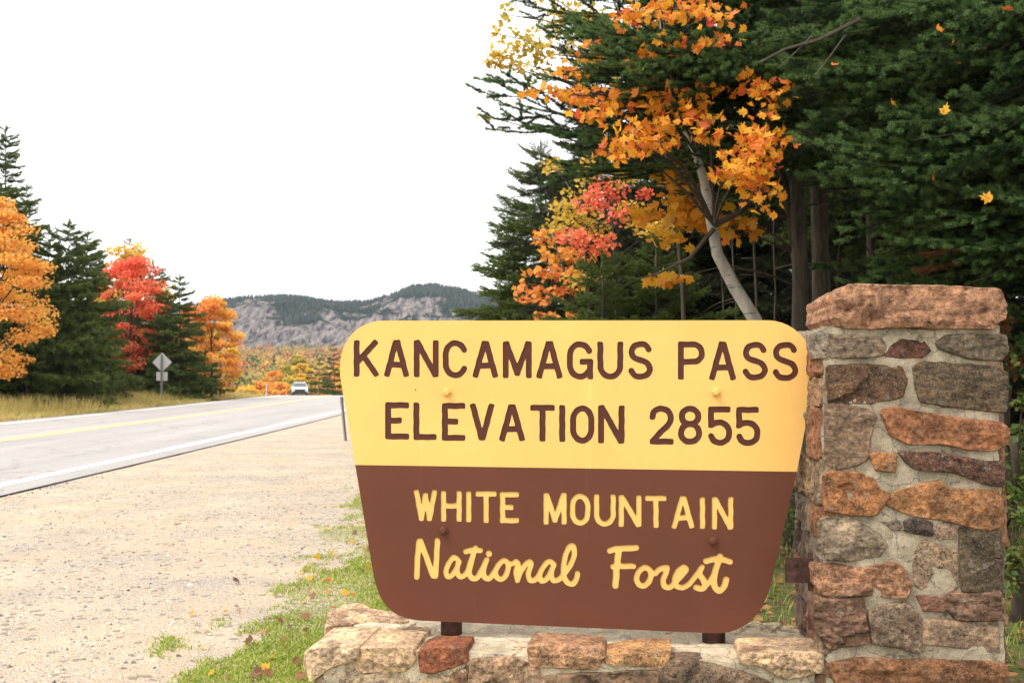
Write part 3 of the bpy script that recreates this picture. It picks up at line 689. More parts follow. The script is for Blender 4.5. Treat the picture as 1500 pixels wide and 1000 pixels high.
def contours(strokes, step=.45, square=False):
    """strokes: list of (points, radius) in photo pixels -> closed outlines of their union (marching squares on a distance field)"""
    pts = np.array([p for s, r in strokes for p in s]); R_ = max(r for s, r in strokes) + 2
    x0, y0 = pts.min(0) - R_; x1, y1 = pts.max(0) + R_
    xs = np.arange(x0, x1, step); ys = np.arange(y0, y1, step); XX, YY = np.meshgrid(xs, ys); D = np.full(XX.shape, 1e9)
    for s, r in strokes:
        s = np.array(s, float)
        if len(s) == 1: D = np.minimum(D, np.hypot(XX - s[0, 0], YY - s[0, 1]) - r); continue
        for a, b in zip(s[:-1], s[1:]):
            ab = b - a; L = ab @ ab
            if L < 1e-9: continue
            if square and L > 9 * r * r * .7:
                l = L ** .5; la = ((XX - a[0]) * ab[0] + (YY - a[1]) * ab[1]) / l - l / 2; lb = ((XX - a[0]) * -ab[1] + (YY - a[1]) * ab[0]) / l
                cr_ = r * .55; qx = np.abs(la) - (l / 2 + r * .93 - cr_); qy = np.abs(lb) - (r - cr_)
                D = np.minimum(D, np.hypot(np.maximum(qx, 0), np.maximum(qy, 0)) + np.minimum(np.maximum(qx, qy), 0) - cr_); continue
            t = np.clip(((XX - a[0]) * ab[0] + (YY - a[1]) * ab[1]) / L, 0, 1)
            D = np.minimum(D, np.hypot(XX - a[0] - t * ab[0], YY - a[1] - t * ab[1]) - r)
    ph = rnd.random() * 9
    D = D + .32 * np.sin(XX * .35 + ph) * np.sin(YY * .31 + ph * 2) + 1e-6      # a hand-guided router wavers
    segs = {}
    H, W = D.shape
    ins = D < 0
    def pt(i, j, e):
        if e == 0: a, b = (i, j), (i, j + 1)
        elif e == 1: a, b = (i, j + 1), (i + 1, j + 1)
        elif e == 2: a, b = (i + 1, j), (i + 1, j + 1)
        else: a, b = (i, j), (i + 1, j)
        return (a, b)
    def pos(k):
        (a, b) = k; da, db = D[a], D[b]; t = da / (da - db)
        return (xs[a[1]] + (xs[b[1]] - xs[a[1]]) * t, ys[a[0]] + (ys[b[0]] - ys[a[0]]) * t)
    tab = {1: [(3, 0)], 2: [(0, 1)], 3: [(3, 1)], 4: [(1, 2)], 5: [(3, 2), (1, 0)], 6: [(0, 2)], 7: [(3, 2)], 8: [(2, 3)], 9: [(2, 0)], 10: [(0, 3), (2, 1)], 11: [(2, 1)], 12: [(1, 3)], 13: [(1, 0)], 14: [(0, 3)]}
    code = ins[:-1, :-1] * 1 + ins[:-1, 1:] * 2 + ins[1:, 1:] * 4 + ins[1:, :-1] * 8
    for i, j in zip(*np.nonzero((code > 0) & (code < 15))):
        for a, b in tab[int(code[i, j])]: segs.setdefault(pt(i, j, a), []).append(pt(i, j, b))
    loops = []
    while segs:
        k = next(iter(segs)); loop = [k]; cur = k
        while True:
            nx_ = segs[cur].pop()
            if not segs[cur]: del segs[cur]
            if nx_ == k or nx_ not in segs: break
            loop.append(nx_); cur = nx_
        P = np.array([pos(q) for q in loop])
        if len(P) < 8: continue
        P = (np.roll(P, 1, 0) + 2 * P + np.roll(P, -1, 0)) / 4
        keep = [0]
        for m in range(1, len(P)):                                              # drop points on straight runs
            if np.hypot(*(P[m] - P[keep[-1]])) > 3.2: keep.append(m); continue
            a, b, c = P[keep[-1]], P[m], P[(m + 1) % len(P)]
            if abs((b - a)[0] * (c - a)[1] - (b - a)[1] * (c - a)[0]) > .16: keep.append(m)
        loops.append([tuple(P[m]) for m in keep])
    return loops
LINES = [
 ('KANCAMAGUSPASS', 8.3, [(518, 497.6, 554.7, 551.9), (562.8, 497.6, 599, 552.2), (606, 497.8, 642.7, 552.6), (648.5, 498, 685.7, 554), (692.3, 499.2, 729.5, 553.4), (736.4, 499.4, 779, 554), (785.8, 499.4, 823.8, 554.6),
   (830.4, 499.6, 868.9, 556), (875, 500, 913, 556), (919.6, 499.6, 956.5, 556), (993, 500, 1032.7, 556.5), (1039, 500, 1078, 557), (1087, 500.6, 1125, 557.2), (1131, 500.7, 1169.7, 558)], 'brown', 'yellow'),
 ('ELEVATION2855', 8.5, [(564, 588.8, 599.8, 643.6), (605.4, 589, 640, 644.4), (647.2, 589.9, 682, 645.5), (688.5, 590.6, 724, 645), (731.3, 591.9, 768.8, 646.4), (776.4, 592.6, 813, 647), (819.5, 592.8, 827.6, 647.6), (835, 593.5, 870.7, 649.7),
   (876, 593.2, 915, 649.7), (950.8, 593.8, 987.2, 651), (993, 593.8, 1028.8, 651.5), (1036.3, 595, 1072.7, 652.8), (1077.4, 595.6, 1114.2, 653.2)], 'brown', 'yellow'),
 ('WHITEMOUNTAIN', 7.4, [(606, 716.8, 640, 762.8), (645.6, 718.4, 676.2, 764), (682.7, 719, 690, 764.8), (696.2, 719, 727.5, 765.6), (732, 720, 760.7, 765.8), (795.8, 721.2, 830, 768), (834.6, 722.4, 864.8, 769.4), (869.8, 723.2, 902, 770.8),
   (906, 724.4, 939.6, 771.4), (944.6, 725.4, 976.8, 773), (983.8, 726, 1016.9, 773.8), (1025, 727.4, 1032.8, 774.4), (1042.6, 727, 1074.2, 775.2)], 'yellow', 'brown'),
]
holes = {'yellow': [], 'brown': []}; letters = []
for text, wd, boxes, colr, panel in LINES:
    r = wd / 2 + .25
    for ch, (x0, y0, x1, y1) in zip(text, boxes):
        st = []
        for pl_ in G[ch]:
            st.append(([(x0 + r + a * (x1 - x0 - 2 * r), y0 + r + b * (y1 - y0 - 2 * r)) for a, b in pl_], r))
        letters.append((contours(st, square=True), colr, panel))
S1 = lambda pts, r=4.1: (crom([(500 + x / 3.847, 670 + y / 3.847) for x, y in pts]), r + .3)
S2 = lambda pts, r=4.1: (crom([(820 + x / 3.571, 670 + y / 3.571) for x, y in pts]), r + .25)
L1 = lambda pts, r=4.1: ([(500 + x / 3.847, 670 + y / 3.847) for x, y in pts], r)
L2 = lambda pts, r=4.1: ([(820 + x / 3.571, 670 + y / 3.571) for x, y in pts], r)
SCRIPT = [
 [L1([(424, 672), (428, 560), (438, 470), (446, 470), (516, 664), (530, 664), (540, 468)], 4.3)],
 [S1([(655, 572), (632, 562), (608, 590), (590, 632), (594, 664), (618, 666), (645, 630), (662, 585)], 3.7), S1([(660, 582), (652, 625), (660, 662), (684, 668), (712, 640), (722, 600), (744, 540), (756, 508)], 3.7), S1([(742, 545), (728, 600), (720, 650), (736, 678), (764, 676), (784, 645)], 3.9), S1([(700, 528), (738, 520), (782, 522)], 3.8),
  S1([(784, 645), (806, 600), (818, 574)], 3.6), S1([(818, 574), (800, 630), (806, 670), (832, 680), (858, 650)], 3.9), L1([(831, 539)], 4.9),
  S1([(858, 650), (885, 605), (912, 580), (934, 588), (940, 620), (926, 662), (900, 684), (876, 672), (868, 640), (884, 606)], 3.7), S1([(934, 592), (958, 598), (984, 584)], 3.5),
  S1([(984, 584), (994, 600), (984, 645), (992, 690)], 3.8), S1([(992, 684), (1010, 640), (1040, 598), (1064, 586), (1066, 612), (1052, 655), (1062, 688), (1088, 690), (1112, 664)], 3.7),
  S1([(1192, 594), (1168, 584), (1140, 612), (1118, 655), (1124, 690), (1148, 690), (1174, 656), (1196, 606)], 3.7), S1([(1196, 600), (1182, 650), (1192, 688), (1222, 688), (1254, 656)], 3.7),
  S1([(1254, 656), (1290, 605), (1312, 545), (1308, 502), (1288, 498), (1266, 540), (1252, 610), (1254, 668), (1276, 704), (1304, 710), (1324, 682), (1330, 652)], 3.8)],
 [L2([(262, 486), (290, 476), (400, 471)], 4.5), L2([(308, 486), (298, 560), (291, 668)], 4.9), L2([(278, 568), (320, 566), (385, 567)], 4.3)],
 [S2([(440, 574), (412, 596), (402, 636), (416, 664), (444, 668), (470, 640), (478, 604), (462, 580), (440, 574)], 4.0), S2([(474, 604), (500, 604), (514, 588)], 3.8),
  S2([(514, 588), (534, 578), (560, 574), (556, 600), (540, 640), (548, 672), (576, 676), (606, 648)], 4.0), S2([(606, 648), (636, 616), (660, 586), (648, 572), (620, 592), (602, 632), (608, 668), (640, 678), (676, 660), (702, 628)], 3.9),
  S2([(702, 628), (726, 596), (744, 570)], 3.8), S2([(738, 580), (730, 606), (752, 640), (760, 668), (742, 686), (712, 676)], 4.2), S2([(752, 680), (782, 650), (806, 610)], 3.7),
  S2([(838, 516), (820, 570), (806, 630), (812, 676), (834, 694), (858, 674), (870, 636)], 4.6), S2([(764, 540), (800, 532), (840, 530), (890, 543)], 4.2)],
]
for st in SCRIPT: letters.append((contours(st), 'yellow', 'brown'))
def filled(name, loops, pl, depth, mats, off=0.0, back=0.0):
    cu = bpy.data.curves.new(name, 'CURVE'); cu.dimensions = '2D'; cu.fill_mode = 'FRONT' if back else 'FRONT'
    cu.extrude = back / 2
    for lp in loops:
        s = cu.splines.new('POLY'); s.points.add(len(lp) - 1); s.use_cyclic_u = True
        for p, q in zip(s.points, lp):
            a, b = pl.uv(*q); p.co = (a, b, 0, 1)
    o = bpy.data.objects.new(name, cu); COL.objects.link(o)
    dg = bpy.context.evaluated_depsgraph_get(); me = bpy.data.meshes.new_from_object(o.evaluated_get(dg), depsgraph=dg)
    bpy.data.objects.remove(o); bpy.data.curves.remove(cu)
    Mx = Matrix((pl.u, pl.v, pl.n)).transposed().to_4x4(); Mx.translation = pl.P + pl.n * (off - back / 2)
    me.transform(Mx); me.materials.clear(); me.materials.append(mats)
    for p in me.polygons: p.use_smooth = False
    return me
for loops, colr, panel in letters: holes[panel] += loops
GROOVE = .004
sheets = {}
for nm, outl, mat in (('yellow_panel', YEL, M['yellow']), ('brown_panel', BRN_O, M['brown'])):
    o = link(nm, filled(nm, [outl] + holes[nm.split('_')[0]], SIGNP, 0, mat, 0, GROOVE), sign)
# solid board behind the routed face
MB().prism([SIGNP.uv(*p) for p in reversed([(562, 469.5)] + TRc + BRc + BLc + TLc[:-1])], (lambda Mx: (setattr(Mx, 'translation', SIGNP.P), Mx)[1])(Matrix((SIGNP.u, SIGNP.v, SIGNP.n)).transposed().to_4x4()), -.042, -GROOVE - .0015).obj('backing_board', M['brown'], sign)
for loops, colr, panel in letters:
    big = []
    for lp in loops: big.append(lp)
    link('letter', filled('letter', big, SIGNP, 0, M['letter_' + colr], -GROOVE + .0004, 0), sign)
for px, py, c in ((655, 574, 'yellow'), (1048.5, 574, 'yellow'), (649.5, 776, 'brown'), (1044, 791, 'brown')):
    p = SIGNP.hit(px, py); n = SIGNP.n
    MB().tube([p - n * .002, p + n * .004], .0225, 20).tube([p + n * .003, p + n * .020], .0165, 6).tube([p + n * .02, p + n * .023], [.0165, .011], 6).obj('bolt', M[c], sign)
for px, wpx in ((657, 32), (1047, 33)):
    a = SIGNP.uv(px, 925)[0]; hw = wpx / 2 / 320
    MB().tube([SIGNP.w(a, .27, -.075), SIGNP.w(a, .55, -.075), SIGNP.w(a, 1.35, -.075)], hw, 14).obj('post', M['rust'], sign, smooth=True)

# ------------------------------------------------------------------ boughs
def needles(segs, per_m, ln, wd, r_, lift=.35):
    """segs (n,2,3) -> one narrow triangle per needle"""
    segs = np.asarray(segs); L = np.linalg.norm(segs[:, 1] - segs[:, 0], axis=1); cnt = np.maximum(1, (L * per_m).astype(int))
    idx = np.repeat(np.arange(len(segs)), cnt); t = r_.random(len(idx))[:, None]
    p = segs[idx, 0] * (1 - t) + segs[idx, 1] * t; d = (segs[idx, 1] - segs[idx, 0]) / np.maximum(L[idx], 1e-6)[:, None]
    q = r_.normal(size=p.shape); q[:, 2] += lift; q -= d * (q * d).sum(1)[:, None]; q /= np.linalg.norm(q, axis=1)[:, None] + 1e-9
    dirn = q * .85 + d * .6; dirn /= np.linalg.norm(dirn, axis=1)[:, None]
    s = np.cross(dirn, r_.normal(size=p.shape)); s /= np.linalg.norm(s, axis=1)[:, None] + 1e-9
    l = (ln * (.7 + .6 * r_.random(len(idx))))[:, None]; w2 = wd / 2
    V = np.stack([p - s * w2, p + s * w2, p + dirn * l], 1).reshape(-1, 3)
    return V, np.arange(len(V)).reshape(-1, 3)
def bough_mesh(name, seed, L, level, mat, shape=1.0, tipmat=None):
    r_ = np.random.default_rng(seed); segs, tips = [], []; mb = MB()
    ns, tsp, per, ln, wd = {'near': (16, .095, 1700, .024, .0042), 'mid': (22, .10, 330, .045, .012), 'far': (16, .20, 130, .12, .036)}[level]
    def stem(x): return np.array([x, .06 * L * math.sin(x / L * 3 + seed), -.12 * x + .16 * x * x / L + .02 * math.sin(x * 5 + seed)])
    main = [stem(L * i / 9) for i in range(10)]
    mb.tube(main, [max(.003, .009 * L / 2 * (1 - .8 * i / 9)) for i in range(10)], 4, 1)
    for i in range(4, 9): (tips if i > 6 else segs).append((main[i], main[i + 1]))
    for k in range(ns):
        t = .14 + .84 * (k + r_.random() * .6) / ns; side = 1 if k % 2 else -1
        p0 = stem(L * t); ang = math.radians(r_.uniform(36, 64)) * side
        ll = shape * L * (.50 * (1 - t) ** .75 * min(1, .35 + 2.2 * t) + .05) * r_.uniform(.6, 1.25)
        dz = r_.uniform(-.12, .16) if level == 'near' else r_.uniform(-.42, .14); n = 5; P = []
        for j in range(n + 1):
            s = ll * j / n; a = ang * (1 - .35 * j / n)
            P.append(p0 + np.array([math.cos(a) * s, math.sin(a) * s, dz * s - .10 * s * (j / n) + .14 * s * (j / n) ** 2 + r_.normal() * .006]))
        mb.tube(P, [.0028 * (1.6 - j / n) for j in range(n + 1)], 3, 1, False)
        for j in range(1, n): (tips if j == n - 1 else segs).append((P[j], P[j + 1]))
        m = int(ll / tsp)
        for q in range(m):
            u = (q + .5 + r_.uniform(-.3, .3)) / max(1, m); b0 = P[0] * (1 - u) + P[-1] * u
            if u < .12: continue
            sd_ = 1 if q % 2 else -1; a = ang * .75 + sd_ * math.radians(r_.uniform(34, 58))
            if level == 'near': tl = min(.30, .10 + .40 * ll * (1 - u)) * r_.uniform(.6, 1.2); rz = r_.uniform(-.10, .50)
            else: tl = (.06 if level == 'mid' else .1) + .42 * ll * (1 - u) * r_.uniform(.6, 1.1); rz = r_.uniform(-.55, .2)
            e = b0 + np.array([math.cos(a) * tl, math.sin(a) * tl, tl * rz]); mid = b0 * .45 + e * .55 + np.array([0, 0, -.03 * tl])
            segs.append((b0, mid)); tips.append((mid, e))
            if level == 'near' and tl > .15:
                for w_ in (.3, .62):
                    c0 = b0 * (1 - w_) + e * w_; a2 = a + (1 if w_ < .5 else -1) * math.radians(r_.uniform(38, 55)); l2 = .04 + .28 * tl * (1 - w_)
                    tips.append((c0, c0 + np.array([math.cos(a2) * l2, math.sin(a2) * l2, l2 * r_.uniform(-.1, .4)])))
    V, F = needles(segs, per, ln, wd, r_); V2, F2 = needles(tips, per, ln, wd, r_)
    nv = len(mb.V); Fq = [tuple(f) for f in mb.F] + [tuple(int(i) + nv for i in f) for f in F] + [tuple(int(i) + nv + len(V) for i in f) for f in F2]
    return np_mesh(name, np.concatenate((np.array(mb.V), V, V2)), Fq, [mat, M['twig'], tipmat or mat], mb.M + [0] * len(F) + [2] * len(F2))
BL = 2.0
BOUGH = {'near': [bough_mesh('bough', 20 + i, BL, 'near', M['needle_near'], 1.0, M['tip_near']) for i in range(4)],
         'mid': [bough_mesh('bough', 40 + i, BL, 'mid', M['needle_mid'], 1.0, M['tip_mid']) for i in range(4)],
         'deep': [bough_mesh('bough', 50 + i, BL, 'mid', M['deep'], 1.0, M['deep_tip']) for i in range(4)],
         'far': [bough_mesh('bough', 60 + i, BL, 'far', M['needle_far'], 1.0, M['tip_far']) for i in range(4)]}
DEADB = bough_mesh('bough', 77, BL, 'mid', M['needle_dead'], .8)

def seen(p, mx=350, my=260):
    y = p.y
    if y < .5: return False
    px = 750 + (p.x) / y * 1500; py = 550 - (p.z - 1.5) / y * 1500
    return -mx < px < 1500 + mx and -my < py < 1000 + my
def add_bough(tree, p0, p1, level, roll=0.0, mesh=None, wide=1.0):
    d = p1 - p0; L = d.length
    X = d.normalized(); Y_ = Z.cross(X)
    if Y_.length < .05: Y_ = Vector((0, 1, 0))
    Y_.normalize(); Zz = X.cross(Y_)
    Mx = Matrix((X, Y_, Zz)).transposed().to_4x4() @ Matrix.Rotation(roll, 4, 'X'); s = L / BL
    o = bpy.data.objects.new('bough', mesh or rnd.choice(BOUGH[level])); COL.objects.link(o)
    o.parent = tree; o.matrix_parent_inverse = WM[tree.name].inverted()
    o.matrix_basis = Matrix.Translation(p0) @ Mx @ Matrix.Diagonal((s, s * wide, s * wide, 1)); return o
def trunk_obj(tree, base, top, r0, r1, mat, n=8, name='trunk', bend=.04, pts=None, seg=8):
    if pts is None:
        s_ = rnd.random() * 50; pts = []
        for i in range(seg + 1):
            t = i / seg; p = base.lerp(top, t); p = p + Vector((mnoise.noise(Vector((t * 3, s_, 0))), mnoise.noise(Vector((t * 3, s_, 5))), 0)) * bend * math.sin(t * math.pi) * 4
            pts.append(p)
    k = len(pts) - 1
    return MB().tube(pts, [(r0 * (1 - i / k) + r1 * (i / k)) * (1.25 if i == 0 else 1) for i in range(k + 1)], n).obj(name, mat, tree, smooth=True)

def spruce(x, y, H, R, level, label, bare=0.0, spacing=.36, per=5, name='spruce_tree', group='spruces of the forest edge', cut=True, r0=None, droop=.25, dead=0, prof=.8, azim=None):
    z0 = terr(x, y); base = Vector((x, y, z0)); tree = empty(name, base, label, 'spruce tree', group)
    trunk_obj(tree, base - Z * .1, base + Z * (H * .97), r0 or H * .007 + .02, .012, M['bark'])
    z = max(.25, bare); cnt = 0; ga = rnd.random() * 6
    while z < H - .12 and cnt < 290:
        t = (z - bare) / (H - bare); rl = R * (1 - t) ** prof * (min(1, .6 + 2.2 * t)) + .22
        m = per if rl > .5 else max(3, per - 1)
        for k in range(m):
            ga += 2 * math.pi / m + rnd.uniform(-.35, .35)
            L = rl * rnd.uniform(.5, 1.3); up = (-droop + .75 * t ** 1.5 + rnd.uniform(-.14, .14))
            a = ga
            p0 = base + Z * (z + rnd.uniform(-.1, .1)); p1 = p0 + Vector((math.cos(a) * L, math.sin(a) * L, up * L))
            if cut and not (seen(p0, 350, 900 if level == 'near' else 260) or seen(p1, 350, 900 if level == 'near' else 260)): continue
            add_bough(tree, p0, p1, level, rnd.uniform(-.2, .2)); cnt += 1
        z += spacing * (1.15 - .45 * t) * rnd.uniform(.8, 1.2)
    add_bough(tree, base + Z * (H - .55), base + Z * (H + .05), level)
    return tree
def bare_limbs(tree, base, z0, z1, n, lmax, mat):
    for k in range(n):
        a = rnd.random() * 6.28; p = base + Z * rnd.uniform(z0, z1); l = rnd.uniform(.35, 1) * lmax
        e = p + Vector((math.cos(a) * l, math.sin(a) * l, rnd.uniform(-.35, .1) * l))
        MB().tube([p, p.lerp(e, .5) + Z * .05 * l, e], [.010, .007, .002], 4, 0, False).obj('dead_branch', mat, tree)

# ------------------------------------------------------------------ broadleaf crowns
def leaf_cards(C, size, r_, tilt=.6, shape='diamond', toward=(0, -.35, .75)):
    n = len(C); nrm = r_.normal(size=(n, 3)) * tilt + np.array(toward); nrm /= np.linalg.norm(nrm, axis=1)[:, None]
    a = r_.normal(size=(n, 3)); a[:, 2] -= .8; a -= nrm * (a * nrm).sum(1)[:, None]; a /= np.linalg.norm(a, axis=1)[:, None] + 1e-9
    b = np.cross(nrm, a); s = (size * (.65 + .7 * r_.random(n)))[:, None]
    if shape == 'diamond':
        prof = [(-.5, 0), (0, .36), (.55, 0), (0, -.36)]; cup = [0, .10, 0, .10]
    else:
        prof = [(-.42, 0), (-.3, .30), (-.12, .20), (-.02, .52), (.10, .20), (.34, .28), (.30, .10), (.60, 0), (.30, -.10), (.34, -.28), (.10, -.20), (-.02, -.52), (-.12, -.20), (-.3, -.30)]
        cup = [0] + [.06] * 13
    V = np.stack([C + a * (u * s) + b * (v * s) + nrm * (c * s) for (u, v), c in zip(prof, cup)], 1).reshape(-1, 3); k = len(prof)
    if shape == 'diamond': return V, np.arange(n * k).reshape(-1, k)
    o = np.arange(n)[:, None, None] * k
    fan = np.array([(0, 12, 13), (0, 11, 12), (0, 10, 11), (0, 9, 10), (0, 8, 9), (0, 7, 8), (0, 6, 7), (0, 5, 6), (0, 4, 5), (0, 3, 4), (0, 2, 3), (0, 1, 2)])
    return V, (o + fan[None]).reshape(-1, 3)
def clump_points(c, rx, ry, rz, n, r_):
    p = r_.normal(size=(n, 3)); p /= np.linalg.norm(p, axis=1)[:, None]; p *= (r_.random(n) ** .45)[:, None]
    p[:, 2] += .12 * r_.normal(size=n)
    return np.array(c) + p * np.array([rx, ry, rz])
def broadleaf(name, x, y, H, R, stops, label, nleaf, leaf, nclump=34, low=.25, group=None, shape='diamond', bark='twig', sq=.42, cat='maple tree', patch=.5, zc=None, rxy=(1, 1)):
    z0 = terr(x, y); base = Vector((x, y, z0)); tree = empty(name, base, label, cat, group)
    r_ = np.random.default_rng(rnd.randrange(10 ** 6))
    trunk_obj(tree, base - Z * .1, base + Z * H * .75, H * .012 + .03, .02, M[bark])
    pts = []
    for k in range(nclump):
        u = (k + .5) / nclump; hz = low * H + (1 - low) * H * u ** .85; t = (hz - low * H) / ((1 - low) * H)
        rr = R * (math.sin(math.pi * min(.97, .16 + .80 * t)) ** .8) * (r_.random() ** .4); a = r_.random() * 6.28
        c = base + Vector((math.cos(a) * rr * rxy[0], math.sin(a) * rr * rxy[1], hz + r_.normal() * .12))
        cr = R * r_.uniform(.22, .42); n = int(nleaf / nclump * r_.uniform(.7, 1.3))
        pts.append(clump_points(c, cr, cr, cr * sq, n, r_))
        st = base + Z * max(.15 * H, min(H * .72, hz * .72 - .2)); md = st.lerp(c, .5) + Z * .1 * rr
        if k % 2 == 0: MB().tube([st, md, c], [.028 * H / 8, .018 * H / 8, .006], 5, 0, False).obj('branch', M[bark], tree)
    V, F = leaf_cards(np.concatenate(pts), leaf, r_, shape=shape)
    o = link('crown', np_mesh('crown', V, F, [leafy('leaves of ' + label, stops, patch=patch)]), tree)
    return tree

# ------------------------------------------------------------------ far side: hillside forest, trees beyond the crest
YELL = [(0, (.52, .38, .05)), (.5, (.74, .50, .07)), (1, (.74, .38, .06))]
ORNG = [(0, (.78, .44, .07)), (.45, (.80, .38, .06)), (.85, (.76, .26, .06)), (1, (.66, .15, .05))]
REDS = [(0, (.84, .30, .10)), (.5, (.84, .18, .085)), (1, (.74, .10, .06))]
YGRN = [(0, (.22, .24, .04)), (.5, (.42, .34, .05)), (1, (.55, .36, .06))]
pts, fm = [], []; r_ = np.random.default_rng(5)
HP = [[(0, (.04, .065, .025)), (1, (.10, .13, .04))], [(0, (.55, .33, .06)), (1, (.60, .40, .08))], [(0, (.60, .28, .07)), (1, (.55, .20, .06))], [(0, (.55, .18, .09)), (1, (.48, .13, .07))], [(0, (.30, .26, .07)), (1, (.38, .33, .09))]]
for k in range(1700):
    d = 330 + 745 * r_.random() ** 1.15; px = r_.uniform(250, 560) if k < 1400 else r_.uniform(-500, 1100)
    X = (px - 750) / 1500 * d; h = r_.uniform(8, 15) ; z = terr(X, d)
    pts.append(clump_points((X, d, z + h * .5), h * .34, h * .34, h * .5, 60, r_))
    fm += [r_.choice(5, p=[.3, .15, .22, .15, .18])] * 60
V, F = leaf_cards(np.concatenate(pts), 1.7, r_, tilt=.8, toward=(0, -.4, .7))
stuff('hillside_forest', np_mesh('hillside_forest', V, F, [leafy('hillside autumn leaves', h_) for h_ in HP], fm),
      'mass of orange, rust and green trees on the hillside below the cliffs', 'forest')
# spruces clinging to the mountain
C_, ok = [], ROCK; Vm = MV
r_ = np.random.default_rng(8)
mpx = 750 + Vm[:, 0] / Vm[:, 1] * 1500
cand = np.nonzero((mpx > 240) & (mpx < 760) & (Vm[:, 1] > 1060) & (Vm[:, 1] < 1400) & (r_.random(len(Vm)) > np.clip(ok * 2.6 - .3, 0, .99)))[0]
cand = r_.choice(cand, min(15000, len(cand) * 2)); c = Vm[cand] + r_.normal(size=(len(cand), 3)) * np.array([1.6, 2.0, 0]); n = len(c)
h = r_.uniform(2.8, 7, n); rad = h * r_.uniform(.2, .3, n); a0 = r_.random(n) * 6.28
ring = np.stack([c + np.stack([np.cos(a0 + k * 2.094) * rad, np.sin(a0 + k * 2.094) * rad, np.full(n, -1.5)], 1) for k in range(3)], 1)
V = np.concatenate([ring, (c + np.stack([np.zeros(n), np.zeros(n), h], 1))[:, None]], 1).reshape(-1, 3); o = np.arange(n)[:, None, None] * 4
F = (o + np.array([[(0, 1, 3), (1, 2, 3), (2, 0, 3)]])).reshape(-1, 3)
stuff('mountain_forest', np_mesh('mountain_forest', V, F, [leafy('mountain spruce', [(0, (.008, .015, .008)), (.85, (.022, .034, .014)), (1, (.10, .07, .03))], transl=0)]), 'dark spruces on the upper slopes of the rocky mountain', 'forest')
def px_tree(px, d): return (px - 750) / 1500 * d, d
def top_h(py, d, x): return 1.5 + (550 - py) / 1500 * d - terr(x, d)
def far_spruce(px, py, d, R, label, **k):
    x, y = px_tree(px, d); return spruce(x, y, top_h(py, d, x), R, 'far', label, spacing=k.pop('spacing', .40), per=k.pop('per', 6), **k)
def far_maple(px, py, d, R, stops, label, nleaf=3500, leaf=.22, **k):
    x, y = px_tree(px, d); return broadleaf('maple_tree', x, y, top_h(py, d, x), R, stops, label, nleaf, leaf, **k)
GB = 'trees beyond the road crest'
far_maple(442, 533, 175, 2.6, YELL, 'yellow maple behind the oncoming car', 1200, .5, group=GB, nclump=24)
far_maple(432, 522, 215, 3.8, YGRN, 'yellow green tree above the oncoming car', 1500, .6, group=GB, nclump=24)
far_maple(404, 545, 230, 3.2, ORNG, 'orange tree left of the oncoming car', 1300, .6, group=GB, nclump=24)
far_maple(383, 560, 150, 2.2, ORNG, 'low orange tree at the crest by the white marker post', 1000, .4, group=GB, nclump=20, low=.05)
far_maple(362, 566, 140, 1.9, YELL, 'low yellow tree at the crest beside the orange roadside maple', 900, .36, group=GB, nclump=20, low=.05)
far_maple(412, 562, 160, 2.0, ORNG, 'small orange shrub just left of the oncoming car', 900, .4, group=GB, nclump=20, low=.05, cat='maple shrub')
far_maple(497, 532, 215, 2.6, ORNG, 'orange tree beside the sign edge beyond the crest', 1200, .4, group=GB, nclump=24)
far_maple(515, 530, 160, 2.6, YELL, 'yellow tree behind the sign beyond the crest', 1200, .4, group=GB, nclump=24)
far_spruce(489, 502, 150, 1.9, 'tallest dark spruce beyond the crest next to the sign edge', group=GB, spacing=.8)
far_spruce(468, 524, 140, 1.6, 'dark spruce just right of the oncoming car', group=GB, spacing=.8)
far_spruce(456, 534, 138, 1.3, 'small dark spruce directly behind the oncoming car', group=GB, spacing=.8)
far_spruce(480, 524, 144, 1.6, 'middle dark spruce of three beyond the crest', group=GB, spacing=.8)
far_spruce(605, 470, 170, 2.4, 'dark spruce tip just over the top edge of the sign', group=GB, spacing=.8)

# left roadside
GL = 'trees along the left side of the road'
far_spruce(3, 182, 47, 3.0, 'tallest spruce at the left edge of the picture', group=GL)
far_maple(-12, 296, 40, 2.15, [(0, (.80, .50, .09)), (.5, (.82, .44, .08)), (.85, (.80, .33, .07)), (1, (.62, .22, .08))], 'big orange maple at the left edge before the tall spruce', 12000, .14, group=GL, nclump=66, low=.18, patch=.35)
far_spruce(98, 320, 49, 3.5, 'broad dark spruce between the orange and the red maple', group=GL)
far_spruce(126, 338, 53, 2.3, 'slim spruce close behind the broad dark spruce', group=GL)
far_maple(190, 382, 62, 2.45, REDS, 'bright red maple left of the diamond road sign', 12500, .15, group=GL, nclump=64, low=.24, patch=.3)
far_maple(184, 360, 68, 2.7, YELL, 'yellow tree top showing behind the red maple', 3500, .24, group=GL)
far_spruce(188, 350, 72, 2.0, 'spire topped spruce rising behind the red maple', group=GL)
far_spruce(202, 366, 70, 1.7, 'second spruce spire behind the red maple', group=GL)
far_spruce(222, 384, 66, 2.3, 'spruce on the right shoulder of the red maple', group=GL)
far_spruce(243, 425, 62, 2.4, 'spruce straight behind the diamond road sign', group=GL)
far_spruce(262, 403, 61, 2.5, 'spruce with a thin tip right of the diamond road sign', group=GL)
far_maple(310, 440, 66, 1.9, [(0, (.80, .54, .09)), (.5, (.82, .43, .075)), (.85, (.80, .30, .07)), (1, (.72, .2, .07))], 'orange maple at the right end of the roadside trees', 9000, .17, group=GL, nclump=44, low=.12, patch=.3)
far_maple(278, 452, 70, 1.8, ORNG, 'salmon orange maple behind the thin tipped spruce', 4500, .22, group=GL, patch=.3)
far_maple(322, 478, 70, 1.3, YELL, 'yellow maple low on the edge of the orange maple', 2600, .2, group=GL, low=.08, patch=.3)
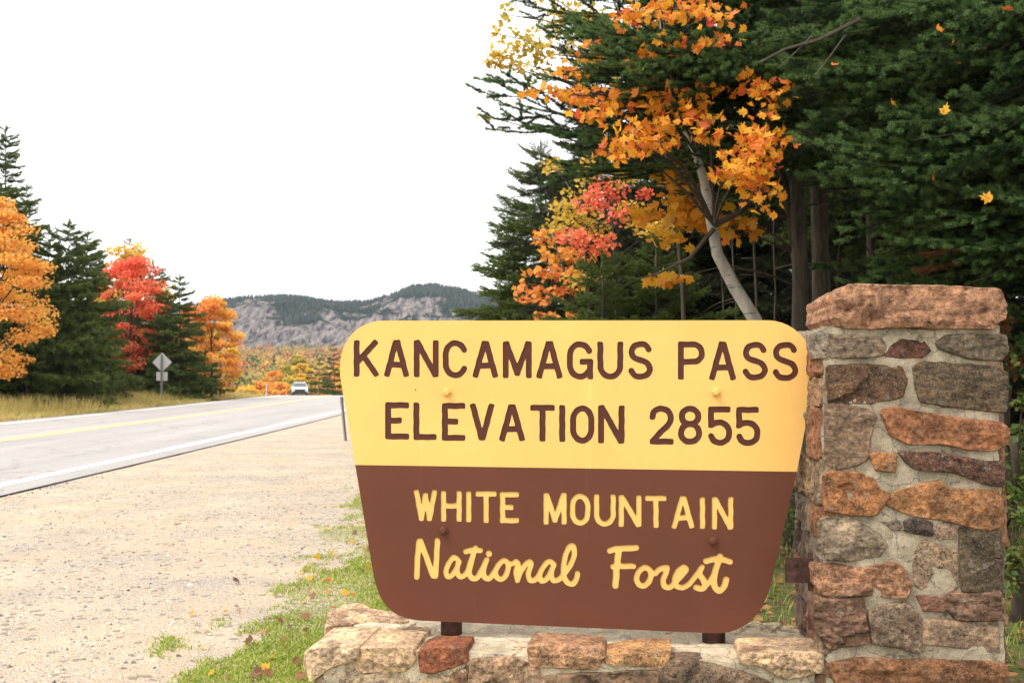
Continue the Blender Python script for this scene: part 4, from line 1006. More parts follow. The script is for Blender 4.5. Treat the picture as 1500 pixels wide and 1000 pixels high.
far_spruce(285, 455, 72, 1.7, 'spruce half hidden by the orange maple', group=GL)
far_spruce(300, 512, 64, 1.5, 'short spruce at the foot of the orange maple', group=GL)
for i, (px, py, d, R) in enumerate([(146, 372, 70, 2.4), (236, 392, 72, 2.4), (80, 395, 58, 3.0), (158, 430, 64, 2.6), (40, 430, 46, 2.0), (135, 455, 53, 1.8), (165, 478, 58, 1.6), (215, 495, 64, 1.7), (70, 330, 62, 2.3), (150, 395, 72, 2.4), (35, 270, 60, 2.6), (-60, 210, 50, 2.6), (-140, 330, 42, 2.4)]):
    far_spruce(px, py, d, R, ['far spruce tip left of the red maple crown', 'far spruce tip right of the red maple crown', 'spruce filling the gap between the tall and the broad spruce', 'spruce filling the gap behind the left side of the red maple', 'low dark spruce under the big orange maple', 'low dark spruce right of the broad spruce', 'low dark spruce under the red maple', 'low dark spruce behind the diamond sign post',
        'dark spruce in the gap behind the broad spruce', 'back row spruce left of the red maple', 'back row spruce behind the tall left spruce', 'spruce left of the tallest spruce', 'spruce farthest out to the left'][i], group=GL)

# right forest edge, middle distance
GR_ = 'spruces of the right forest'
def mid_spruce(px, py, d, R, label, **k):
    x, y = px_tree(px, d); return spruce(x, y, top_h(py, d, x), R, 'mid', label, group=GR_, **k)
mid_spruce(792, 206, 24, 2.1, 'tall pointed spruce standing left at the forest edge above the sign', spacing=.25, per=8, prof=.72)
mid_spruce(752, 320, 26.5, 1.75, 'lower spruce leaning out at the left foot of the pointed spruce', spacing=.25, per=7)
mid_spruce(882, 372, 12.6, 1.25, 'green spruce above the middle of the sign before the maples', spacing=.22, per=8)
mid_spruce(962, 348, 13.0, 1.35, 'spruce right of the green spruce above the sign', spacing=.24, per=8)
mid_spruce(860, 215, 27, 1.7, 'spruce behind the yellow and red maples', spacing=.32)
mid_spruce(930, 200, 24, 1.7, 'spruce behind the orange leaf sprays', spacing=.32)
mid_spruce(1010, 110, 22, 2.0, 'shaded spruce behind the leaning pale trunk', spacing=.32)

ML = {}
def maple_leaf(name, mat, seed):
    V, F = leaf_cards(np.zeros((1, 3)), 1.0, np.random.default_rng(seed), tilt=.01, shape='maple', toward=(0, 0, 1))
    r_ = np.random.default_rng(seed); V = V / np.abs(V).max() * .6; V[:, 2] += np.abs(V[:, 1]) * r_.uniform(.1, .45) - .55 * V[:, 0] * np.abs(V[:, 0]) * r_.uniform(.2, 1)
    return np_mesh(name, V, F, [mat])
LEAF_OR = leafy('orange maple leaf', [(0, (.80, .42, .03)), (.5, (.82, .36, .025)), (.8, (.80, .25, .03)), (1, (.72, .14, .04))], per='object', transl=.4, rough=.45)
LEAF_YE = leafy('golden maple leaf', [(0, (.62, .36, .03)), (.6, (.72, .36, .02)), (1, (.72, .25, .025))], per='object', transl=.4, rough=.45)
LEAF_RE = leafy('red maple leaf', [(0, (.80, .24, .07)), (.6, (.76, .14, .05)), (1, (.62, .06, .035))], per='object', transl=.4, rough=.45)
LM = {'o': [maple_leaf('leaf', LEAF_OR, i) for i in range(5)], 'y': [maple_leaf('leaf', LEAF_YE, i) for i in range(5)], 'r': [maple_leaf('leaf', LEAF_RE, i) for i in range(3)]}
def leaf_frame(c, size, toward=Vector((-.15, -.75, .45)), spread=.55):
    n = (toward + Vector((rnd.gauss(0, spread), rnd.gauss(0, spread), rnd.gauss(0, spread)))).normalized()
    d = Vector((rnd.gauss(0, .6), rnd.gauss(0, .4), -1 + rnd.gauss(0, .35))); d = (d - n * d.dot(n)).normalized(); s = n.cross(d)
    Mx = Matrix((d, s, n)).transposed().to_4x4() @ Matrix.Scale(size, 4); Mx.translation = c; return Mx
def near_maple(tree, trunk_pts, clusters, kinds, size, cap=300, spread=.55, sprig=True):
    allc = []
    more = []
    for a, b in zip(clusters, clusters[1:]):
        g = math.hypot(a[0] - b[0], a[1] - b[1])
        if 30 < g < 130: more.append(((a[0] + b[0]) / 2 + rnd.uniform(-8, 8), (a[1] + b[1]) / 2 + rnd.uniform(-5, 5), 26, 10, 7, (a[5] + b[5]) / 2))
    for (px, py, rx, ry, n, d) in clusters + more:
        n = int(n * 2.6); rx *= .82; ry *= .80; c = at(px, py, d)
        st = min(trunk_pts, key=lambda p: (p - c).length + (1.5 if p.z > c.z + .1 else 0)); md = st.lerp(c, .55) + Vector((0, 0, .12 * (c - st).length))
        if sprig: MB().tube([st, st.lerp(md, .5) + Z * .03, md, c], [.014, .011, .008, .004], 5, 0, False).obj('branch', M['twig'], tree)
        for k in range(n):
            while True:
                a, b = rnd.gauss(0, .72), rnd.gauss(0, .72)
                if a * a + b * b < 4: break
            q = at(px + rx * a, py + ry * b, d + rnd.uniform(-1, 1) * .012 * rx)
            kk = 'r' if 'r' in kinds and py < 45 and rnd.random() < .22 else rnd.choices(list(kinds), list(kinds.values()))[0]
            allc.append((leaf_frame(q, size * rnd.uniform(.7, 1.2), spread=spread), kk))
            if sprig and k % 4 == 0: MB().tube([c, q.lerp(c, .4) + Z * .02, q], [.004, .003, .0015], 3, 0, False).obj('twig', M['twig'], tree)
    rnd.shuffle(allc); rest = {}
    for i, (Mx, kk) in enumerate(allc):
        if i < cap:
            o = bpy.data.objects.new('leaf', rnd.choice(LM[kk])); COL.objects.link(o); o.parent = tree
            o.matrix_parent_inverse = WM[tree.name].inverted(); o.matrix_basis = Mx
        else: rest.setdefault(kk, []).append(Mx)
    VV, FF, off = [], [], 0
    for kk, ms in rest.items():
        src = np.array([v.co[:] for v in LM['o'][0].vertices]); fs = np.array([p.vertices[:] for p in LM['o'][0].polygons])
        for Mx in ms:
            A = np.array(Mx); VV.append(src @ A[:3, :3].T + A[:3, 3]); FF.append(fs + off); off += len(src)
    if VV:
        o = link('foliage', np_mesh('foliage', np.concatenate(VV), np.concatenate(FF), [leafy('foliage of ' + tree['label'], [(0, (.80, .42, .03)), (.6, (.82, .33, .025)), (1, (.72, .16, .04))], transl=.4)]), tree); o['kind'] = 'stuff'

TD = 8.2
tp = [at(px, py, TD) for px, py in [(1112, 700), (1124, 545), (1106, 468), (1076, 420), (1051, 372), (1040, 312), (1031, 262), (1020, 226), (1003, 186), (986, 140), (975, 90), (968, 30), (965, -40), (960, -130)]]
tp = [Vector((tp[0].x, tp[0].y, -.1))] + tp[1:]
mp_ = empty('maple_tree', tp[0], 'leaning pale barked maple with orange leaf sprays above the sign', 'maple tree', 'maples of the right forest')
k = len(tp) - 1
MB().tube(tp, [.070 - .058 * (i / k) ** .8 for i in range(k + 1)], 12).obj('trunk', M['pale_bark'], mp_, smooth=True)
lb = [at(px, py, 8.0) for px, py in [(1046, 330), (1085, 310), (1115, 280), (1130, 200), (1128, 130)]]
MB().tube(lb, [.03, .025, .02, .014, .006], 6, 0, False).obj('limb', M['twig'], mp_)
lb2 = [at(px, py, 8.1) for px, py in [(1046, 335), (1010, 378), (965, 400), (930, 410)]]
MB().tube(lb2, [.022, .016, .010, .004], 6, 0, False).obj('limb', M['twig'], mp_)
near_maple(mp_, tp[3:] + lb, [
    (985, 14, 72, 22, 34, 7.4), (1048, 24, 30, 24, 14, 7.4), (925, 28, 26, 20, 11, 7.6), (1010, -18, 70, 18, 16, 7.4), (872, 70, 20, 14, 6, 7.8),
    (795, 136, 26, 8, 7, 7.6), (850, 140, 26, 15, 13, 7.6), (872, 165, 34, 14, 15, 7.5), (905, 148, 22, 18, 9, 7.6),
    (962, 145, 42, 20, 17, 7.6), (985, 178, 52, 16, 26, 7.5), (925, 205, 38, 22, 24, 7.2), (965, 212, 42, 16, 20, 7.3), (900, 228, 24, 12, 10, 7.3),
    (1126, 134, 28, 18, 18, 7.2), (1112, 205, 36, 20, 26, 7.0), (1088, 240, 36, 20, 32, 7.0), (1110, 282, 28, 26, 22, 7.0), (1142, 202, 24, 10, 9, 7.1), (1062, 262, 20, 14, 9, 7.2), (1090, 110, 24, 8, 5, 7.5), (1010, 150, 26, 12, 9, 7.4), (1040, 200, 24, 12, 8, 7.2), (930, 95, 30, 10, 6, 7.6), (985, 62, 40, 8, 8, 7.4), (1060, 62, 26, 10, 6, 7.4)],
    {'o': .70, 'y': .17, 'r': .13}, .068, 300, spread=.9)
tp2 = [at(px, py, 9.3) for px, py in [(1196, 640), (1186, 470), (1172, 420), (1164, 370), (1158, 320), (1150, 270), (1130, 210), (1090, 150), (1040, 100)]]
tp2[0].z = -.1
m2 = empty('maple_tree', tp2[0], 'thin curving maple with small golden leaves beside two dark trunks', 'maple tree', 'maples of the right forest')
MB().tube(tp2, [.05 - .03 * i / 8 for i in range(9)], 8).obj('trunk', M['bark'], m2, smooth=True)
near_maple(m2, tp2[2:], [(998, 262, 34, 24, 40, 8.9), (985, 322, 46, 14, 22, 9.2), (1075, 330, 30, 22, 18, 9.0), (1000, 300, 26, 16, 16, 9.0), (975, 410, 26, 7, 11, 9.0), (1040, 130, 40, 30, 18, 9.2), (1150, 90, 60, 30, 12, 9.4), (905, 90, 40, 26, 14, 9.0), (940, 318, 26, 10, 12, 9.2)],
           {'y': 1.0}, .095, 300)

def clump_tree(name, base, label, cat, group, clumps, stops, leaf, shape, tr, bark='twig', patch=.8, sq=1.0):
    tree = empty(name, base, label, cat, group); r_ = np.random.default_rng(rnd.randrange(10 ** 6))
    MB().tube(tr, [.028 - .018 * i / (len(tr) - 1) for i in range(len(tr))], 7).obj('trunk', M[bark], tree, smooth=True)
    P = []
    for (px, py, rx, ry, n, d) in clumps:
        c = at(px, py, d); k = d / 1500; P.append(clump_points(c, rx * k, rx * k * .8, ry * k, n, r_))
        st = min(tr, key=lambda p: (p - c).length + (2 if p.z > c.z else 0)); MB().tube([st, st.lerp(c, .6) + Z * .05, c], [.014, .009, .003], 4, 0, False).obj('branch', M['twig'], tree)
        for q in P[-1][::max(1, n // 5)]:
            q = Vector(q); MB().tube([c, c.lerp(q, .5) + Z * .02, q], [.004, .003, .002], 3, 0, False).obj('twig', M['twig'], tree)
    V, F = leaf_cards(np.concatenate(P), leaf, r_, shape=shape, toward=(-.1, -.6, .5), tilt=.55)
    link('crown', np_mesh('crown', V, F, [leafy('leaves of ' + label, stops, patch=patch, transl=.4)]), tree); return tree
GM = 'maples of the right forest'
def trunk_px(l, d): 
    t = [at(px, py, d) for px, py in l]; t[0].z = terr(t[0].x, d) - .1; return t
clump_tree('maple_tree', trunk_px([(905, 570)], 14)[0], 'scarlet maple glowing between spruces above the sign', 'maple tree', GM,
    [(890, 282, 34, 24, 110, 14), (866, 296, 32, 18, 80, 14.2), (904, 315, 28, 16, 50, 13.8), (843, 350, 36, 17, 110, 13.6), (872, 362, 30, 14, 80, 13.8), (892, 352, 22, 14, 36, 13.4), (945, 285, 14, 10, 30, 14)],
    REDS, .072, 'maple', trunk_px([(905, 570), (902, 420), (898, 330), (892, 280)], 14))
clump_tree('maple_tree', trunk_px([(850, 570)], 16)[0], 'orange maple low over the sign in front of the pointed spruce', 'maple tree', GM,
    [(797, 348, 22, 13, 40, 16.4), (815, 374, 30, 13, 62, 16.2), (800, 398, 42, 11, 70, 16), (838, 404, 30, 16, 62, 16), (822, 428, 28, 10, 42, 16), (776, 424, 26, 16, 50, 16.2), (800, 466, 28, 7, 34, 15.5), (848, 462, 20, 5, 18, 15.5), (845, 378, 36, 10, 50, 16.2), (785, 440, 30, 10, 36, 16)],
    ORNG, .105, 'maple', trunk_px([(850, 570), (840, 450), (828, 400), (810, 350)], 16))
clump_tree('maple_tree', trunk_px([(870, 570)], 15)[0], 'yellow maple behind the scarlet maple', 'maple tree', GM,
    [(845, 305, 46, 32, 230, 15), (826, 334, 34, 20, 110, 15), (866, 335, 34, 16, 80, 15), (852, 408, 36, 20, 80, 14.6), (865, 250, 28, 24, 110, 15.5), (810, 245, 22, 14, 50, 16), (925, 310, 30, 18, 90, 14.5), (960, 335, 44, 14, 110, 14), (985, 318, 40, 10, 70, 14), (915, 262, 26, 14, 60, 15)],
    YELL, .072, 'maple', trunk_px([(870, 570), (862, 420), (855, 340), (850, 300)], 15))
clump_tree('birch_tree', trunk_px([(1010, 620)], 10.5)[0], 'birch with small yellow leaves reaching out against the white sky', 'birch tree', None,
    [(738, 84, 26, 18, 80, 9.8), (768, 62, 28, 22, 90, 9.8), (795, 78, 28, 18, 80, 9.9), (742, 22, 16, 20, 26, 9.8), (716, 92, 12, 14, 22, 9.8), (806, 40, 24, 26, 60, 10), (832, 16, 26, 18, 50, 10), (760, 100, 26, 10, 40, 9.8), (710, 170, 16, 5, 8, 9.8), (728, 50, 16, 16, 20, 9.8), (790, 110, 30, 12, 30, 10), (850, 60, 30, 30, 50, 10.2), (815, 0, 40, 16, 40, 10), (840, 100, 26, 16, 25, 10.2), (870, 30, 26, 24, 46, 10), (868, 100, 22, 16, 26, 10), (900, 60, 24, 20, 24, 10), (858, 130, 22, 8, 14, 10)],
    [(0, (.44, .38, .05)), (.5, (.66, .46, .06)), (1, (.70, .44, .08))], .06, 'diamond', trunk_px([(1010, 620), (1000, 420), (985, 260), (960, 170), (920, 110), (880, 60), (860, -20)], 10.5), patch=2)

# near right: two spruces with visible trunks, firs with boughs reaching over the pillar
GS = 'near firs of the right forest'
def near_spruce(px, d, H, r0, label, targets, level='near', bare=3.2, R=1.9, sweep=0, **k):
    k.setdefault('spacing', .55)
    x = (px - 750) / 1500 * d
    t = spruce(x, d, H, R, level, label, bare=bare, r0=r0, group=GS, **k)
    for (tx, ty, td, sy) in targets:
        p1 = at(tx, ty, td); z0 = 1.5 + (550 - sy + sweep) / 1500 * d; add_bough(t, Vector((x, d, z0)), p1, 'near', rnd.uniform(-.5, .5), wide=.8)
    bare_limbs(t, Vector((x, d, 0)), 1.4, bare + .3, 9, 1.1, M['twig']); return t
near_spruce(1163, 9.2, 10, .092, 'left one of two dark spruce trunks behind the pillar, boughs reaching far left',
    [(716, 128, 8.1, 235), (786, 204, 8.4, 190), (822, 266, 8.6, 215), (846, 46, 8.0, 105), (778, 8, 8.2, 20), (866, 84, 7.8, 120), (815, 112, 8.6, 150), (880, 150, 8.4, 170), (930, 120, 8.0, 130), (950, 250, 8.8, 260), (905, 20, 8.0, 30), (960, 70, 7.9, 70), (1000, 290, 8.6, 265), (980, 30, 8.3, 10), (1010, 150, 8.2, 130), (1050, 90, 8.0, 60), (868, 62, 7.1, 75), (905, 92, 7.1, 95), (948, 118, 7.0, 110), (985, 88, 7.2, 80), (1020, 120, 7.1, 105), (1000, 240, 7.9, 235)], bare=4.3)
near_spruce(1199, 10.0, 11, .115, 'right one of two dark spruce trunks behind the pillar', [(1060, 215, 9.0, 180), (1080, 300, 9.2, 270), (1010, 330, 9.4, 300), (1100, 60, 8.8, 40), (1130, 160, 8.6, 130), (1000, 200, 9.4, 190)], bare=3.6, R=2.1)
NEARFIR = near_spruce(1700, 7.6, 9, .14, 'near fir at the right edge with long boughs over the pillar',
    [(1195, 232, 6.6, 250), (1250, 262, 6.4, 270), (1210, 170, 6.8, 150), (1268, 345, 6.6, 330), (1240, 120, 6.6, 90), (1180, 60, 6.8, 40), (1330, 200, 6.2, 190), (1300, 300, 6.5, 290), (1340, 375, 6.4, 360), (1380, 330, 6.3, 320), (1290, 20, 6.4, 10), (1360, 90, 6.2, 60), (1400, 260, 6.2, 250), (1420, 390, 6.5, 390), (1430, 140, 6.2, 120), (1300, 410, 6.8, 395), (1380, 420, 6.8, 410), (1150, 110, 7.0, 90), (1440, 40, 6.2, 20), (1455, 200, 6.0, 180), (1460, 310, 6.1, 300), (1118, 62, 7.4, 40), (1150, 225, 7.4, 210), (1170, 160, 7.3, 140), (1140, 20, 7.4, 0), (1165, 100, 7.3, 70), (1195, 275, 7.2, 270)], bare=2.0, R=2.4, sweep=80)
near_spruce(1420, 10.5, 10.5, .10, 'thin fir standing behind the pillar cap', [(1160, 20, 9.2, 0), (1210, 100, 9.2, 80), (1180, 150, 9.4, 140), (1230, 200, 9.4, 190), (1250, 50, 9.2, 30), (1300, 150, 9.2, 130), (1340, 250, 9.4, 240), (1300, 60, 9.2, 40), (1140, 190, 8.8, 180), (1150, 250, 8.8, 240), (1135, 90, 8.7, 70)], bare=3.1, R=2.3, sweep=30)
near_spruce(1275, 12.5, 11, .07, 'slender fir stem rising just behind the pillar cap', [], level='mid', bare=3.5, R=2.2)
near_spruce(1600, 11, 10, .11, 'fir farther back at the right edge', [(1380, 380, 10, 360), (1420, 250, 9.8, 230)], bare=1.0, R=2.4)
# single maple leaves caught in the fir boughs
for px, py, d in ((1366, 38, 6.1), (1400, 70, 6.0), (1402, 100, 6.1), (1376, 262, 5.9), (1380, 160, 6.0), (1478, 22, 5.9), (1222, 90, 6.6), (1310, 146, 6.2), (1452, 292, 5.8)):
    dg_ = bpy.context.evaluated_depsgraph_get()
    hits = [SC.ray_cast(dg_, CAM, ray(px + a, py + b).normalized()) for a in (-8, -4, 0, 4, 8) for b in (-6, -2, 2, 6)]
    c = min((h_[1] for h_ in hits if h_[0] and h_[1].y > 5), key=lambda p: p.y, default=at(px, py, d)) - Vector((0, .012, 0))   # rests on the nearest twig there
    o = link('caught_leaf', rnd.choice(LM['o'])); o.matrix_basis = leaf_frame(c, .062 * rnd.uniform(.7, 1.1), spread=.7)
    tag(o, 'orange maple leaf caught in the dark boughs of the near fir', 'leaf', 'leaves caught in the fir boughs')
# bare dead branches crossing in front of the dark boughs
for pts_, r_b in (([(1260, 28), (1200, 58), (1150, 72), (1112, 92)], .014), ([(1190, 52), (1160, 82), (1140, 100)], .006), ([(1238, 52), (1215, 84), (1196, 108)], .006), ([(1480, 186), (1400, 196), (1335, 206)], .008), ([(1470, 395), (1440, 408), (1415, 416)], .005)):
    tt = NEARFIR
    MB().tube([at(a, b_, 6.5) for a, b_ in pts_], [r_b * (1 - .6 * i / len(pts_)) for i in range(len(pts_))], 5, 0, False).obj('dead_branch', M['twig'], tt)
# dark interior
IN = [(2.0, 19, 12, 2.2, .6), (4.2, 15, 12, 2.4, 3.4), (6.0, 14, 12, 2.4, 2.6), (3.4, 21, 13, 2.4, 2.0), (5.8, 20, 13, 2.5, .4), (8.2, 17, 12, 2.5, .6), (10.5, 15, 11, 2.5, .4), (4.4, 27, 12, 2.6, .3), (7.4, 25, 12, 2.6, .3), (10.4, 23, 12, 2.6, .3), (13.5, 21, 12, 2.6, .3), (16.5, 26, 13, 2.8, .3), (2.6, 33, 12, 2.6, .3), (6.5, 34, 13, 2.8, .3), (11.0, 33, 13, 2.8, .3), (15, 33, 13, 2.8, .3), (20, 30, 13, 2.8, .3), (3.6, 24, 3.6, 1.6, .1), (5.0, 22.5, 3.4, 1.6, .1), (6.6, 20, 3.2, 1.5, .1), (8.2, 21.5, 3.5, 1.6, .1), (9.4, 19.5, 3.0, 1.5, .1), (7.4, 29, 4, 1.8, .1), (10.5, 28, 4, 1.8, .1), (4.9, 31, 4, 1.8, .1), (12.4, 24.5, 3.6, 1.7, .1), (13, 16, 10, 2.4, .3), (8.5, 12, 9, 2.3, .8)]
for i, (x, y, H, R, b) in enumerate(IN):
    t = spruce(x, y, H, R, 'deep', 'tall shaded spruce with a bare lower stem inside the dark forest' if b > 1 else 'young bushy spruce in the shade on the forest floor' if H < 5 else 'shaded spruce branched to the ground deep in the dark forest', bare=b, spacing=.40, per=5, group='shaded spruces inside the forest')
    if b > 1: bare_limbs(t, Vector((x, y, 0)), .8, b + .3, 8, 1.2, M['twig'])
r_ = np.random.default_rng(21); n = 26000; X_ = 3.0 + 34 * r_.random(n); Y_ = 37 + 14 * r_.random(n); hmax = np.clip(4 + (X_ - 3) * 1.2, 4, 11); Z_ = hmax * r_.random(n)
V, F = leaf_cards(np.stack([X_, Y_, Z_], 1), .42, r_, tilt=1.0, toward=(0, -.3, .3)); stuff('far_wood', np_mesh('far_wood', V, F, [M['deep']]), 'dark mass of woods closing the view between the trunks', 'woods')  # cards use the colour darkened to stand for forest shade
# bare understory stems
for i, (px, d, top) in enumerate([(1118, 11.5, 300), (1137, 13, 300), (1086, 13.5, 330), (1232, 14, 330), (1328, 13, 330), (1068, 15, 340), (1250, 16, 300), (1292, 17, 300)]):
    b = at(px, 560, d); b.z = -.1; e = at(px + rnd.uniform(-25, 25), top - 60, d)
    t = empty('sapling', b, 'thin bare stem in the shade under the spruces', 'sapling', 'bare stems inside the forest')
    trunk_obj(t, b, e, rnd.uniform(.018, .04), .008, M['bark'], 6, bend=.03)
    bare_limbs(t, b, 1.0, 3.2, 6, .9, M['twig'])
# undergrowth beside the pillar and in the gap by the sign
def shrub(px, d, H, R, stops, label, n=700, leaf=.045, name='shrub', group='shrubs at the forest edge'):
    x, y = px_tree(px, d); return broadleaf(name, x, y, H, R, stops, label, n, leaf, 16, .08, group, sq=.8, cat='shrub', patch=3)
SG = [(0, (.05, .09, .02)), (.6, (.10, .15, .03)), (.9, (.24, .22, .04)), (1, (.35, .16, .04))]
shrub(1482, 6.4, 1.5, .32, SG, 'leafy green shrub hugging the right side of the pillar', 900)
shrub(1530, 6.2, 1.0, .35, SG, 'low green shrub at the right edge beyond the pillar', 900)
shrub(1478, 7.4, 1.9, .35, [(0, (.10, .05, .02)), (.5, (.22, .08, .03)), (1, (.12, .12, .03))], 'russet shrub between the pillar and the firs', 700)
shrub(1165, 8.6, .95, .40, SG, 'green shrub seen through the gap between sign and pillar', 900)
shrub(1150, 9.8, 1.2, .4, [(0, (.10, .13, .03)), (.6, (.18, .2, .04)), (1, (.55, .10, .04))], 'shrub with a few red leaves behind the sign gap', 800)
shrub(1560, 8, 1.5, .5, SG, 'dark shrub at the foot of the near fir', 900)
fs = spruce(3.95, 6.6, 1.9, .55, 'near', 'young fir growing right behind the pillar', spacing=.2, per=5, group=GS)
for (px, py, d, qx, qy) in ((1352, 372, 6.5, 1460, 350), (1340, 395, 6.6, 1440, 372)):
    add_bough(fs, at(qx, qy, d + .2), at(px, py, d), 'mid', .1, DEADB, .7)

# ------------------------------------------------------------------ ground cover
def blades(P, h, wdt, r_, lean=.45):
    n = len(P); a = r_.random(n) * 6.28; H_ = h * (.5 + r_.random(n)); ln = lean * H_ * r_.random(n)
    d = np.stack([np.cos(a), np.sin(a), np.zeros(n)], 1); b = r_.random(n) * 6.28; s = np.stack([np.cos(b), np.sin(b), np.zeros(n)], 1) * (wdt / 2)
    up = np.zeros((n, 3)); up[:, 2] = 1
    m = P + up * (H_ * .55)[:, None] + d * (ln * .35)[:, None]; t = P + up * H_[:, None] * .95 + d * ln[:, None]
    V = np.stack([P - s, P + s, m + s * .7, m - s * .7, t], 1).reshape(-1, 3); o = np.arange(n)[:, None] * 5
    F3 = np.concatenate([o + np.array([[0, 1, 2]]), o + np.array([[0, 2, 3]]), o + np.array([[3, 2, 4]])])
    return V, F3
r_ = np.random.default_rng(3); P = []
def gedge(y): return -1.72 + .35 * mnoise.noise(Vector((0, y * .45, 2))) + .16 * mnoise.noise(Vector((3, y * 2.3, 2))) - .03 * max(0, y - 9) + road_off(y)
while len(P) < 190000:
    y = 3.9 + 22 * r_.random() ** 2.1; x = gedge(y) + r_.uniform(-.9, 3.0)
    dx = x - gedge(y)
    if dx < -.5: continue
    p = 1.1 * mnoise.noise(Vector((x * 2.0, y * 1.3, 4))) + .7 * mnoise.noise(Vector((x * 6, y * 5, 9))) + .3 * mnoise.noise(Vector((x * 19, y * 17, 2))) + min(1.0, dx * 1.5 + .02)
    if r_.random() > min(1, max(0.004, p * 2.2)) * min(1, max(.04, (22 - y) / 12)): continue
    q = Vector((x, y, 0)) - FRONT.P; a, b = q.dot(U), q.dot(BK)
    if wuL - .03 < a < uR + .05 and -.05 < b < .85: continue
    P.append((x, y, -.005))
P = np.array(P); V, F = blades(P, .026, .0095, r_, 1.7)
stuff('grass', np_mesh('grass', V, F, [M['grass']]), 'short patchy green grass along the gravel edge', 'grass')
P = []
while len(P) < 9000:
    y = 5.2 + 7 * r_.random(); x = r_.uniform(1.0, 5.5) * y / 6
    P.append((x, y, -.01))
V, F = blades(np.array(P), .07, .007, r_, .9)
stuff('rough_grass', np_mesh('rough_grass', V, F, [M['grass']]), 'rough grass on the forest edge behind the pillar', 'grass')
P = []
while len(P) < 26000:
    y = 22 + 62 * r_.random() ** 1.2; x = -16.5 + road_off(y) - 6.5 * r_.random()
    if mnoise.noise(Vector((x * .9, y * .5, 2))) + r_.random() * .9 < .2: continue
    P.append((x, y, terr(x, y) - .02))
P = np.array(P); g = np.clip((-16.6 + np.array([road_off(q[1]) for q in P]) - P[:, 0]) / 2.2, .35, 1)
V, F = blades(P, .58, .022, r_, .8)
V = V.reshape(-1, 5, 3); V[:, 2:, 2] = P[:, None, 2] + (V[:, 2:, 2] - P[:, None, 2]) * g[:, None]; V = V.reshape(-1, 3)
stuff('dry_grass', np_mesh('dry_grass', V, F, [M['dry_grass']]), 'tall dry tan grass on the verge across the road', 'grass')
# pebbles
n = 15000; y = 3.8 + 12 * r_.random(n) ** 1.7; x = -7 + r_.random(n) * 5.6; keep = np.array([gedge(b) > a > -6.3 + road_off(b) for a, b in zip(x, y)]); x, y = x[keep], y[keep]; n = len(x)
s = .0045 + .016 * r_.random(n) ** 4.5; zz = np.array([.02 * mnoise.noise(Vector((a * .8, b * .8, 5))) + .004 for a, b in zip(x, y)])
oc = np.array([(1, 0, 0), (0, 1, 0), (-1, 0, 0), (0, -1, 0), (0, 0, .7), (0, 0, -.7)], float); fo = np.array([(0, 1, 4), (1, 2, 4), (2, 3, 4), (3, 0, 4), (1, 0, 5), (2, 1, 5), (3, 2, 5), (0, 3, 5)])
V = (np.stack([x, y, zz], 1)[:, None, :] + oc[None] * s[:, None, None] * (.6 + .8 * r_.random((n, 6, 1)))).reshape(-1, 3); F = (np.arange(n)[:, None, None] * 6 + fo[None]).reshape(-1, 3)
pm, t_, b_ = new_mat('pebble'); gn = t_.nodes.new('ShaderNodeNewGeometry'); rr = ramp(t_, gn.outputs['Random Per Island'], [(0, (.10, .09, .085)), (.25, (.24, .225, .21)), (.5, (.42, .36, .29)), (.9, (.54, .46, .37)), (1, (.60, .54, .46))]); t_.links.new(rr.outputs[0], b_.inputs['Base Color']); b_.inputs['Roughness'].default_value = .9
stuff('pebbles', np_mesh('pebbles', V, F, [pm]), 'loose grey and tan pebbles on the gravel pull-off', 'gravel')
# forest-floor litter
P = np.stack([r_.uniform(.5, 9, 9000), 5.0 + 12 * r_.random(9000) ** 1.3, np.full(9000, .006)], 1); q0 = P - np.array(FRONT.P); aa, bb = q0 @ np.array(U), q0 @ np.array(BK)
P = P[~((aa < uR + .05) & (bb < .85))]
V, F = leaf_cards(P, .06, r_, tilt=.25, toward=(0, 0, 1)); stuff('leaf_litter', np_mesh('leaf_litter', V, F, [M['litter']]), 'brown fallen leaves covering the forest floor', 'leaf litter')
# single fallen leaves, placed on grass and gravel
FALL = {'o': 'orange leaf fallen on the ground left of the sign', 'y': 'golden leaf fallen on the ground left of the sign', 'r': 'red leaf fallen on the ground left of the sign', 'b': 'brown leaf fallen on the ground left of the sign'}
LB = leafy('brown fallen leaf', [(0, (.13, .06, .03)), (.6, (.27, .13, .06)), (1, (.42, .22, .10))], per='object', transl=.15)
LM['b'] = [maple_leaf('leaf', LB, 30 + i) for i in range(3)]
spots = [(258, 768), (480, 790), (465, 815), (455, 846), (480, 850), (410, 909), (425, 920), (310, 985), (330, 990), (420, 948), (440, 852), (515, 795), (525, 798), (495, 818), (447, 832), (530, 835), (392, 985), (375, 990), (385, 925), (330, 895), (283, 897), (520, 780), (505, 868), (518, 870), (345, 850), (350, 895), (540, 830), (445, 880), (435, 968), (400, 962)]
for k in range(30):
    u = rnd.random(); spots.append((rnd.uniform(430, 560) - 120 * u * rnd.random(), 760 + 240 * u))
for px, py in spots:
    c = onz(px, py, .028); q = c - FRONT.P
    if wuL - .05 < q.dot(U) < uR + .1 and -.1 < q.dot(BK) < .8: continue
    kk = rnd.choices('oyrb', (.2, .2, .06, .54))[0]
    Mx = leaf_frame(c, .052 * rnd.uniform(.6, 1.15), Vector((0, -.25, 1)), .4)
    o = link('fallen_leaf', rnd.choice(LM[kk])); o.matrix_basis = Mx; tag(o, FALL[kk], 'leaf', 'leaves fallen beside the gravel')

